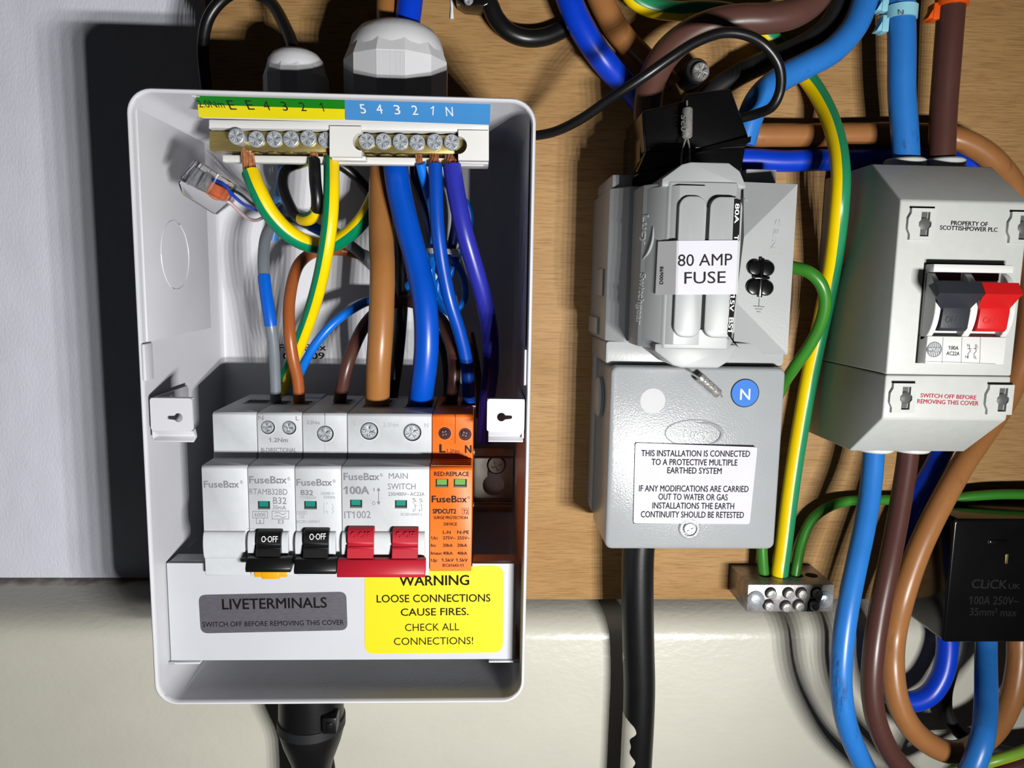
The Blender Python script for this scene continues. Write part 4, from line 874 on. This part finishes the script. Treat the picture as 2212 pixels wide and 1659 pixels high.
for a in ((1966, 450, 2013, 519), (2182, 458, 2222, 526), (1927, 827, 1971, 891), (2134, 830, 2180, 895)): boss(*a)
# the switch module standing in its window
hm = 76; mx0, mx1 = X(2008, 680, hm), X(2180, 680, hm); mz1, mz0 = Z(2100, 577, hm), Z(2080, 787, hm)
b = MB('isolator_switch'); b.box(mx0-.6, mx1+.3, mz0-.3, mz1+1.7, HI-.2, HI+.05, m='gap_dark'); zl1 = Z(2080, 727, hm)
b.box(mx0, mx1, mz0, zl1, HI-.2, hm, .4); b.box(mx0, mx1, mz1-2.2, mz1+1, HI-.2, hm, .4); b.box(mx0, mx1, zl1, mz1-2, HI-.2, HI+2, .2)
ch = (mz1-2.2-zl1)/2; cm = (mz1-2.2+zl1)/2-1
mw = (mx1-mx0); arcp = [(cm+(ch+1)*math.sin(math.radians(a)), HI+1+8.5*math.cos(math.radians(a))) for a in range(-90, 91, 10)]
for f0, f1 in ((0, .07), (.44, .53), (.93, 1.0)): b.poly(arcp, mx0+mw*f0, mx0+mw*f1, 'x', .25, seg=1)
b.box(mx0+mw*.1, mx0+mw*.42, mz1-5.2, mz1-2.3, HI+1.9, HI+2.3, m='maroon'); b.box(mx0+mw*.56, mx0+mw*.9, mz1-5.2, mz1-2.3, HI+1.9, HI+2.3, m='maroon')
for px in (2037, 2078, 2118): b.line([(px, 729), (px-2, 784)], .8, 'hole_grey', hm)
b.line([(2000, 780), (2150, 786)], .8, 'hole_grey', hm)
b.text('100A', (2050, 755), (2070, 756), 8, 'ink_dark', hm, .02); b.text('AC22A', (2044, 767), (2072, 768), 8, 'ink_dark', hm, .02)
for x in (2094, 2107):
    b.line([(x, 744), (x, 752)], 1, 'ink_dark', hm); b.line([(x-4, 753), (x+4, 753)], 1, 'ink_dark', hm); b.line([(x, 754), (x+2, 758), (x-3, 764), (x-3, 774)], 1, 'ink_dark', hm)
b.text('N', (2089, 749), (2094, 749), 6, 'ink_dark', hm); b.text('L', (2109, 750), (2113, 750), 6, 'ink_dark', hm); b.text('N', (2085, 774), (2090, 774), 6, 'ink_dark', hm); b.text('L', (2106, 775), (2110, 775), 6, 'ink_dark', hm)
c = P(2018, 755, hm); rl = MM(16.5, hm)
b.tube([Vector((c[0]+rl*math.cos(k*math.pi/20), c[1]+rl*math.sin(k*math.pi/20), hm+.05)) for k in range(41)], .16, 'ink_grey', 6, 1, sub=False)
b.box(c[0]-rl, c[0]+rl, c[1]-.95, c[1]+.95, hm-.1, hm+.1, m='ink_grey'); b.text('WYLEX', (2005, 758), (2031, 759), 7, 'ink_white', hm, .02, lift=.14)
for k in range(-3, 4):
    x = k*rl*.25; y = math.sqrt(rl*rl-x*x)
    for s_ in (1, -1): b.box(c[0]+x-.2, c[0]+x+.2, c[1]+min(s_*1.0, s_*y), c[1]+max(s_*1.0, s_*y), hm-.1, hm+.08, m='ink_grey')
sm_ = b.build('switch_module', t)
def lever(f0, f1, g0, g1, m, label, tx):
    b = MB(m); xa, xb_ = mx0+mw*f0, mx0+mw*f1; xc, xd = mx0+mw*g0, mx0+mw*g1
    zA, zB, zC = cm-ch*.75, cm-ch*.1, cm+ch*.25
    b.poly([(zA, HI+2), (zA, HI+8), (zA+1.2, HI+9.2), (zB, HI+10), (zC, HI+9), (zC+2, HI+2)], xa, xb_, 'x', .3)
    zD, zE = Z(2080, 634, HI+17), Z(2080, 609, HI+14)
    lo = [(xa, zB, HI+8.5), (xb_, zB, HI+8.5), (xb_, zC, HI+4), (xa, zC, HI+4)]
    m1 = [(xc, zD-1.5, HI+15), (xd, zD-1.5, HI+15), (xd, zE-1.5, HI+9), (xc, zE-1.5, HI+9)]
    hi = [(xc, zD, HI+17), (xd, zD, HI+17), (xd, zE, HI+14), (xc, zE, HI+14)]
    b.loft([[Vector(p) for p in l] for l in (lo, m1, hi)], m)
    plO = plane3(Vector((xa, zA+1.2, HI+9.2)), Vector((xb_, zA+1.2, HI+9.2)), Vector((xa, zB, HI+10)))
    b.text('ON', tx[0], tx[1], 13, m, plO, .02, .03, lift=.05); b.build('lever', sm_, label)
lever(.09, .43, (X(2028, 620, HI+16)-mx0)/mw, (X(2126, 620, HI+16)-mx0)/mw, 'toggle_charcoal', 'charcoal black lever', ((2041, 696), (2064, 697)))
lever(.55, .92, (X(2127, 620, HI+16)-mx0)/mw, (X(2208, 620, HI+16)-mx0)/mw, 'toggle_red', 'red lever', ((2122, 698), (2148, 699)))
for px, py, d, m in ((1955, 348, 1, 'isolator_white'), (2038, 352, 1, 'isolator_white'), (1886, 977, -1, 'white_plastic'), (1964, 979, -1, 'white_plastic')):
    c = P(px, py, 30); z = z2t-.3 if d > 0 else z2b+.3; gl_ = Z(px, 337, 39)-z if d > 0 else 3.2
    b = MB(m); b.lathe((c[0], z, 30), (0, d, 0), [(0, 9), (gl_-.7, 9), (gl_, 8.3), (gl_+.1, 6.8)], 30); b.build('grommet', t)

# ------------------------------------------------------------------ earth block at the foot of the board
HE = 27; t = thing('earth_block', tuple(P(1705, 1335, 14)), 'plated brass earth terminal block with paired screws at the foot of the board', 'terminal block')
eq = [P(x, y, HE) for x, y in ((1616, 1263), (1803, 1266), (1798, 1326), (1612, 1322))]; xl, xr = eq[0][0], eq[1][0]; et, eb = eq[0][1], max(eq[3][1], ZS+.2)
b = MB('steel_block'); b.box(xl, xr, eb, et, .2, HE, .5)
for px in (1652, 1682, 1720, 1752): c = P(px, 1255, 15); b.lathe((c[0], et-.3, 15), (0, 1, 0), [(0, 3.1), (.38, 3.1)], 20, 'gap_dark')
b.build('block', t)
for px, py in ((1664, 1280), (1702, 1280), (1730, 1280), (1763, 1280), (1659, 1306), (1696, 1308), (1724, 1306), (1757, 1305)):
    c = P(px, py, HE); s = MB('steel_block'); s.lathe((c[0], c[1], HE-.05), (0, 0, 1), [(0, 3.0), (.1, 3.0)], 22, 'gap_dark')
    s.lathe((c[0]+.3, c[1]-.4, HE), (0, 0, 1), [(0, 2.5), (1.5, 2.5), (2.1, 2.1), (2.2, 1.4)], 20, 'lead'); s.build('clamp_screw', t)
for px, py in ((1632, 1294), (1780, 1294)):
    c = P(px, py, HE); s = MB('zinc'); s.lathe((c[0], c[1], HE), (0, 0, 1), [(0, 4.4), (.8, 4.3), (1.7, 3.2), (2.1, 1.4)], 26); s.build('fixing_screw', t, 'domed fixing screw')

# ------------------------------------------------------------------ glossy black connector box, lower right
HK = 34; kx0 = X(2049, 1250, HK); kz1, kz0 = Z(2120, 1121, HK), Z(2120, 1388, HK)
t = thing('connector_box', (kx0+30, kz0, 0), 'large glossy black connector box at the lower right with moulded rating text', 'connector')
b = MB('black_gloss'); b.poly(rr(kx0, kx0+66, kz0, kz1, 2.5, 4), .3, HK, 'h', 1.2, seg=3)
G = 'black_emboss'
b.text('CLiCK', (2098, 1270), (2174, 1272), 19, G, HK, .02, .012, lift=.03); b.text('UK', (2178, 1272), (2203, 1272), 11, G, HK, .02, .012, lift=.03); b.text('100A 250V~', (2096, 1305), (2200, 1306), 17, G, HK, .008, .012, lift=.03); b.text('35mm² max', (2094, 1329), (2195, 1331), 16, G, HK, .008, .012, lift=.03)
b.build('cover', t)
b = MB('brass'); c = P(2174, 1207, HK); b.lathe((c[0], c[1], HK-.05), (0, 0, 1), [(0, 2.9), (.2, 2.9), (.22, 2.5)], 24, 'black_gloss'); b.box(c[0]-.7, c[0]+.7, c[1]-2.4, c[1]+2.4, HK, HK+.25, .1); b.build('inspection_plug', t, 'small round plug with a brass slot')
b = MB('black_gloss'); x0, z1 = W(2137, 1166, HK); x1, z0 = W(2174, 1178, HK); b.box(x0, x1, z0, z1, HK-.1, HK+.9, .3); b.build('cover_latch', t)

# ------------------------------------------------------------------ cables over the board
tail, cab = 'meter_tail', 'cable'
wire(cab, [(1020, -70, 9), (1040, -20, 9), (1058, 10, 10), (1072, 40, 10), (1098, 68, 10), (1135, 82, 9), (1175, 80, 7), (1210, 66, 5.5), (1248, 42, 5)], 36, 'black_pvc', 'thick black cable dipping below the top edge from a black clip', 'cable')
b = MB('black_gloss'); q = frame4([(985, -30), (985, 2), (1003, 13), (1044, 17), (1062, 10), (1078, -30)], 12); b.poly(q, 1, 14, 'h', .8); s_ = P(1012, 0, 14); 
t = thing('cable_clip', tuple(P(1030, 17, 5)), 'black cable clip with a screw at the top edge of the board', 'cable clip'); b.build('clip', t); s = MB('zinc'); screw_head(s, (s_[0], s_[1], 13.8), 2.2, 1.2, 'zinc'); s.build('screw', t)
wire(tail, [(1190, -90, 12), (1222, -20, 17), (1246, 40, 18), (1278, 95, 17), (1318, 148, 14), (1366, 196, 14), (1400, 240, 16), (1425, 300, 18)], 52, 'pvc_royal', 'royal blue tail sweeping down from the top edge behind the black connector block', 'cable', seg=24)
wire(tail, [(1262, -90, 9), (1290, -20, 9), (1318, 40, 9), (1352, 88, 9), (1392, 130, 9), (1430, 165, 8), (1450, 190, 8)], 50, 'pvc_tan', 'tan brown tail beside the royal blue one at the top edge', 'cable', seg=24)
wire('earth_wire', [(1350, -64, 22), (1362, -14, 21), (1400, 14, 20), (1460, 24, 19), (1520, 22, 17), (1580, 28, 12), (1630, 52, 6), (1672, 90, 4.6), (1712, 132, 4.8), (1752, 180, 8), (1784, 236, 17), (1806, 300, 28), (1816, 370, 36), (1814, 440, 37), (1806, 520, 31), (1794, 600, 23), (1778, 680, 18), (1758, 770, 14), (1742, 850, 11), (1728, 930, 11), (1715, 1010, 12), (1704, 1090, 12), (1694, 1170, 13), (1686, 1225, 15), (1682, 1262, 15)], 38, 'pvc_meadow', 'long green and yellow earth cable running from the top edge down to the earth block', 'cable', None, ('pvc_yellow', 4, 184, 38), seg=24)
wire(tail, [(1786, -70, 32), (1764, -8, 34), (1716, 28, 37), (1660, 40, 38), (1600, 42, 38), (1540, 52, 37), (1486, 76, 36), (1440, 116, 35), (1410, 170, 34), (1400, 230, 34), (1400, 290, 34)], 60, 'pvc_umber', 'dark brown tail looping along the top into the black connector block', 'cable', seg=24)
wire(tail, [(1856, -80, 16), (1826, -10, 16), (1790, 58, 17), (1740, 96, 16), (1690, 120, 15.5), (1640, 140, 14), (1590, 165, 12), (1540, 200, 10), (1500, 250, 10)], 46, 'black_matt', 'black cable half hidden behind the lighter blue tail at the top', 'cable', seg=24)
wire(tail, [(1892, -80, 26), (1872, -10, 27), (1846, 56, 28), (1800, 108, 29), (1744, 140, 30), (1690, 168, 31), (1645, 206, 32), (1622, 250, 32), (1604, 310, 30)], 54, 'pvc_sky', 'lighter blue tail curving from the top edge to behind the black connector block', 'cable', seg=24)
wire(cab, [(1130, 292, 30), (1163, 292, 32), (1205, 282, 38), (1260, 254, 48), (1320, 212, 58), (1390, 166, 64), (1450, 124, 66), (1505, 90, 66), (1560, 71, 65), (1610, 75, 64), (1652, 98, 62), (1682, 140, 60), (1686, 190, 56), (1668, 230, 52), (1634, 246, 46), (1600, 256, 42)], 21, 'black_pvc', 'thin black cable looping from the fuse box to the black connector block', 'cable')
wire(tail, [(1560, 268, 10), (1620, 290, 10), (1680, 292, 9), (1740, 292, 8), (1820, 291, 8), (1900, 289, 8), (1980, 291, 11), (2050, 296, 16), (2105, 316, 17), (2150, 350, 16), (2188, 400, 12), (2214, 470, 8), (2228, 560, 9), (2228, 660, 10), (2212, 760, 11), (2180, 850, 12), (2130, 930, 18), (2082, 1000, 24), (2042, 1070, 29), (2006, 1140, 32), (1976, 1210, 34), (1950, 1290, 36), (1932, 1370, 36), (1928, 1440, 40), (1938, 1510, 43), (1966, 1568, 45), (2010, 1608, 45), (2058, 1625, 43), (2106, 1612, 38), (2152, 1572, 32), (2184, 1510, 27), (2198, 1440, 23), (2200, 1390, 21), (2200, 1364, 20)], 50, 'pvc_tan', 'long tan brown tail passing behind the isolator and looping up into the lower connector box', 'cable', seg=24, n=6)
wire(tail, [(1560, 345, 9), (1620, 344, 9), (1690, 348, 9), (1760, 346, 9), (1840, 345, 8), (1920, 345, 7.5), (2000, 345, 7.5), (2070, 346, 7), (2104, 366, 6), (2116, 430, 6), (2116, 560, 6), (2108, 680, 6), (2092, 800, 6.5), (2066, 900, 8), (2030, 985, 9), (1996, 1050, 14), (1966, 1110, 15.5), (1940, 1170, 16), (1918, 1240, 17), (1900, 1320, 21), (1896, 1400, 24), (1902, 1460, 26), (1926, 1502, 27), (1966, 1516, 28), (2008, 1500, 28), (2036, 1456, 27), (2046, 1400, 24), (2042, 1350, 20), (2034, 1310, 15)], 46, 'pvc_royal', 'long royal blue tail passing behind the isolator and curling up into the lower connector box', 'cable', seg=24, n=6)
wire(tail, [(1944, -80, 30), (1946, 0, 31), (1948, 100, 31), (1948, 200, 30), (1954, 280, 30), (1957, 335, 30), (1960, 400, 30)], 55, 'pvc_sky', 'mid blue tail dropping straight into the top of the isolator', 'cable', seg=24)
wire(tail, [(2062, -80, 32), (2056, 0, 32), (2050, 80, 32), (2044, 160, 31), (2038, 240, 30), (2034, 335, 30), (2032, 400, 30)], 54, 'pvc_dark', 'dark brown tail dropping straight into the top of the isolator', 'cable', seg=24)
def marker(px, py, h, r, m, txt, label, cat='cable marker'):
    t = thing('cable_marker', tuple(P(px, py, h)), label, cat); b = MB(m); c = P(px, py, h); L = []
    n_ = 30; a0, a1 = math.radians(205), math.radians(-40)
    for dz, rr_ in ((-2.6, r+.1), (2.6, r+.1), (2.6, r+1.0), (-2.6, r+1.0)): L.append([Vector((c[0]+rr_*math.cos(a0+(a1-a0)*k/n_), c[1]+dz, c[2]+rr_*math.sin(a0+(a1-a0)*k/n_))) for k in range(n_+1)])
    L.append(L[0]); b.loft(L, m, cap=(False, False), closed=False)
    if txt: b.text('N', (px-3, py+4), (px+6, py+4), 11, 'ink_grey', c[2]+r+.95, .01)
    b.build('ring', t)
    b = MB(m); x = c[0]-r-.2; b.box(x-2.4, x+.6, c[1]-8.2, c[1]-1.2, h-4.5, h+1.2, .4); b.poly([(x-2.3, c[1]-7.8), (x-4.6, c[1]-7.6), (x-2.3, c[1]-3.5)], h-4, h+.8, 'h', .1); b.build('tab', t)
marker(1946, 29, 31, MM(55, 31)/2, 'cyan_marker', True, 'pale cyan marker lettered N clipped round the mid blue tail, lower of the two')
marker(1946, -15, 31, MM(55, 31)/2, 'cyan_marker', False, 'pale cyan marker cut by the top edge on the mid blue tail')
marker(2056, 2, 32, MM(54, 32)/2, 'orange_marker', False, 'orange marker clipped round the dark brown tail at the top edge')
wire(tail, [(1889, 930, 30), (1887, 985, 32), (1880, 1060, 36), (1867, 1140, 42), (1850, 1220, 48), (1832, 1310, 54), (1820, 1400, 58), (1817, 1480, 60), (1828, 1560, 60), (1854, 1630, 58), (1890, 1690, 55), (1950, 1745, 50)], 48, 'pvc_sky', 'scuffed blue tail hanging from the left outlet under the isolator', 'cable', seg=24)
wire(tail, [(1963, 930, 30), (1961, 985, 32), (1950, 1060, 35), (1936, 1140, 39), (1918, 1230, 44), (1900, 1320, 48), (1887, 1410, 52), (1883, 1490, 54), (1894, 1560, 55), (1920, 1620, 55), (1960, 1672, 54), (2020, 1730, 50)], 47, 'pvc_dark', 'dark brown tail hanging beside the scuffed blue one under the isolator', 'cable', seg=24)
wire(tail, [(2132, 1330, 16), (2130, 1390, 20), (2130, 1450, 30), (2130, 1520, 44), (2124, 1585, 56), (2108, 1640, 60), (2080, 1700, 60)], 50, 'pvc_sky', 'dirty blue tail dropping out of the bottom of the lower connector box', 'cable', seg=24)
wire(cab, [(2075, 1330, 16), (2070, 1400, 18), (2054, 1450, 19), (2042, 1500, 20), (2046, 1545, 21), (2070, 1580, 22), (2110, 1608, 24), (2160, 1622, 26), (2240, 1640, 26)], 30, 'black_matt', 'black cable curving beneath the lower connector box behind the tan loop', 'cable')
wire('earth_wire', [(2250, 1605, 44), (2205, 1625, 44), (2150, 1642, 44), (2090, 1660, 40), (2020, 1680, 36)], 26, 'pvc_lime', 'faded green and yellow earth cable crossing the lower right corner', 'cable', None, ('pvc_yellow', -180, -12))
wire(tail, [(2130, 1700, 34), (2165, 1666, 34), (2210, 1648, 34), (2270, 1640, 34)], 50, 'pvc_dark', 'dark brown tail showing just inside the lower right corner', 'cable')
wire(tail, [(1384, 1150, 30), (1378, 1200, 30), (1377, 1300, 30), (1379, 1400, 30), (1381, 1480, 30), (1379, 1560, 30), (1374, 1660, 29), (1370, 1760, 28)], 73, 'black_pvc', 'thick black supply cable running down from the service head, flecked with cream paint', 'cable', seg=32, blank=True)
sup = [o for o in bpy.data.objects if o.get('label', '').startswith('thick black supply')][0]
def fleck(a, b_, w0, w1, lift=.18):
    """a flake of paint wrapped on the left flank of the supply cable between two photo rows"""
    b = MB('skirting_paint'); r_ = MM(73, 30)/2+lift; V = []; n_ = 44
    for i in range(n_+1):
        y = a+(b_-a)*i/n_; xc = 1380 if y < 1540 else 1380-(y-1540)*.05; c = P(xc, y, 30)
        e = min(1, 2.2*math.sin(math.pi*(i+.3)/(n_+.6))**.7)*(.82+.12*math.sin(i*.33)+.06*math.sin(i*.9+1))
        V.append([c+Vector((r_*math.cos(t), 0, r_*math.sin(t))) for t in [math.radians(200-(w0+(w1-w0)*e)*k/6) for k in range(7)]])
    b.loft(V, cap=(False, False), closed=False, m='skirting_paint'); b.build('paint_fleck', sup, 'dried cream paint')
fleck(1535, 1720, 8, 95); fleck(1402, 1428, 2, 40)
# green earths at the service head and earth block
wire('earth_wire', [(1690, 572, 28), (1715, 578, 32), (1748, 588, 36), (1774, 615, 37), (1782, 655, 35), (1770, 705, 31), (1745, 752, 26), (1715, 795, 20), (1690, 835, 10), (1672, 880, 5), (1655, 960, 5), (1645, 1100, 6), (1646, 1190, 10), (1651, 1262, 15)], 26, 'pvc_moss', 'green earth wire looping from the neutral block behind the service head to the earth block', 'wire')
wire('earth_wire', [(1715, 1262, 15), (1721, 1220, 14), (1732, 1170, 11), (1752, 1125, 9), (1788, 1096, 8), (1835, 1082, 7), (1900, 1080, 6.5), (1970, 1080, 6.5), (2040, 1079, 8), (2100, 1072, 10), (2160, 1068, 11), (2240, 1068, 12)], 23, 'pvc_moss', 'green earth wire arching from the earth block to the right edge', 'wire')
# screw pillar on the board
t = thing('screw', tuple(P(1503, 185, 6)), 'dark metal screw standing in a black spacer above the connector block', 'screw')
b = MB('black_matt'); c = P(1498, 160, 9); b.lathe((c[0], c[1], .1), (0, 0, 1), [(0, 5.8), (14, 5.8), (15, 5.0)], 26); b.build('spacer', t)
b = MB('lead'); screw_head(b, (c[0]+1.2, c[1]-.8, 15), 4.2, 2.4, 'lead', rot=.8); b.build('screw_head', t)

# ------------------------------------------------------------------ kinds that repeat
GROUPS = {'wire': 'thin wires inside the fuse box', 'neutral_wire': 'neutral wires under the blue half of the terminal bar', 'earth_wire': 'earth wires', 'meter_tail': 'thick mains tails',
          'cable': 'black sheathed cables', 'cable_gland': 'white glands on top of the fuse box', 'cable_tie': 'cable ties', 'seal': 'crimped metal seals', 'cable_marker': 'coloured markers on the tails'}
for o in COL.objects:
    k_ = o.name.split('.')[0]
    if o.parent is None and k_ in GROUPS: o['group'] = GROUPS[k_]
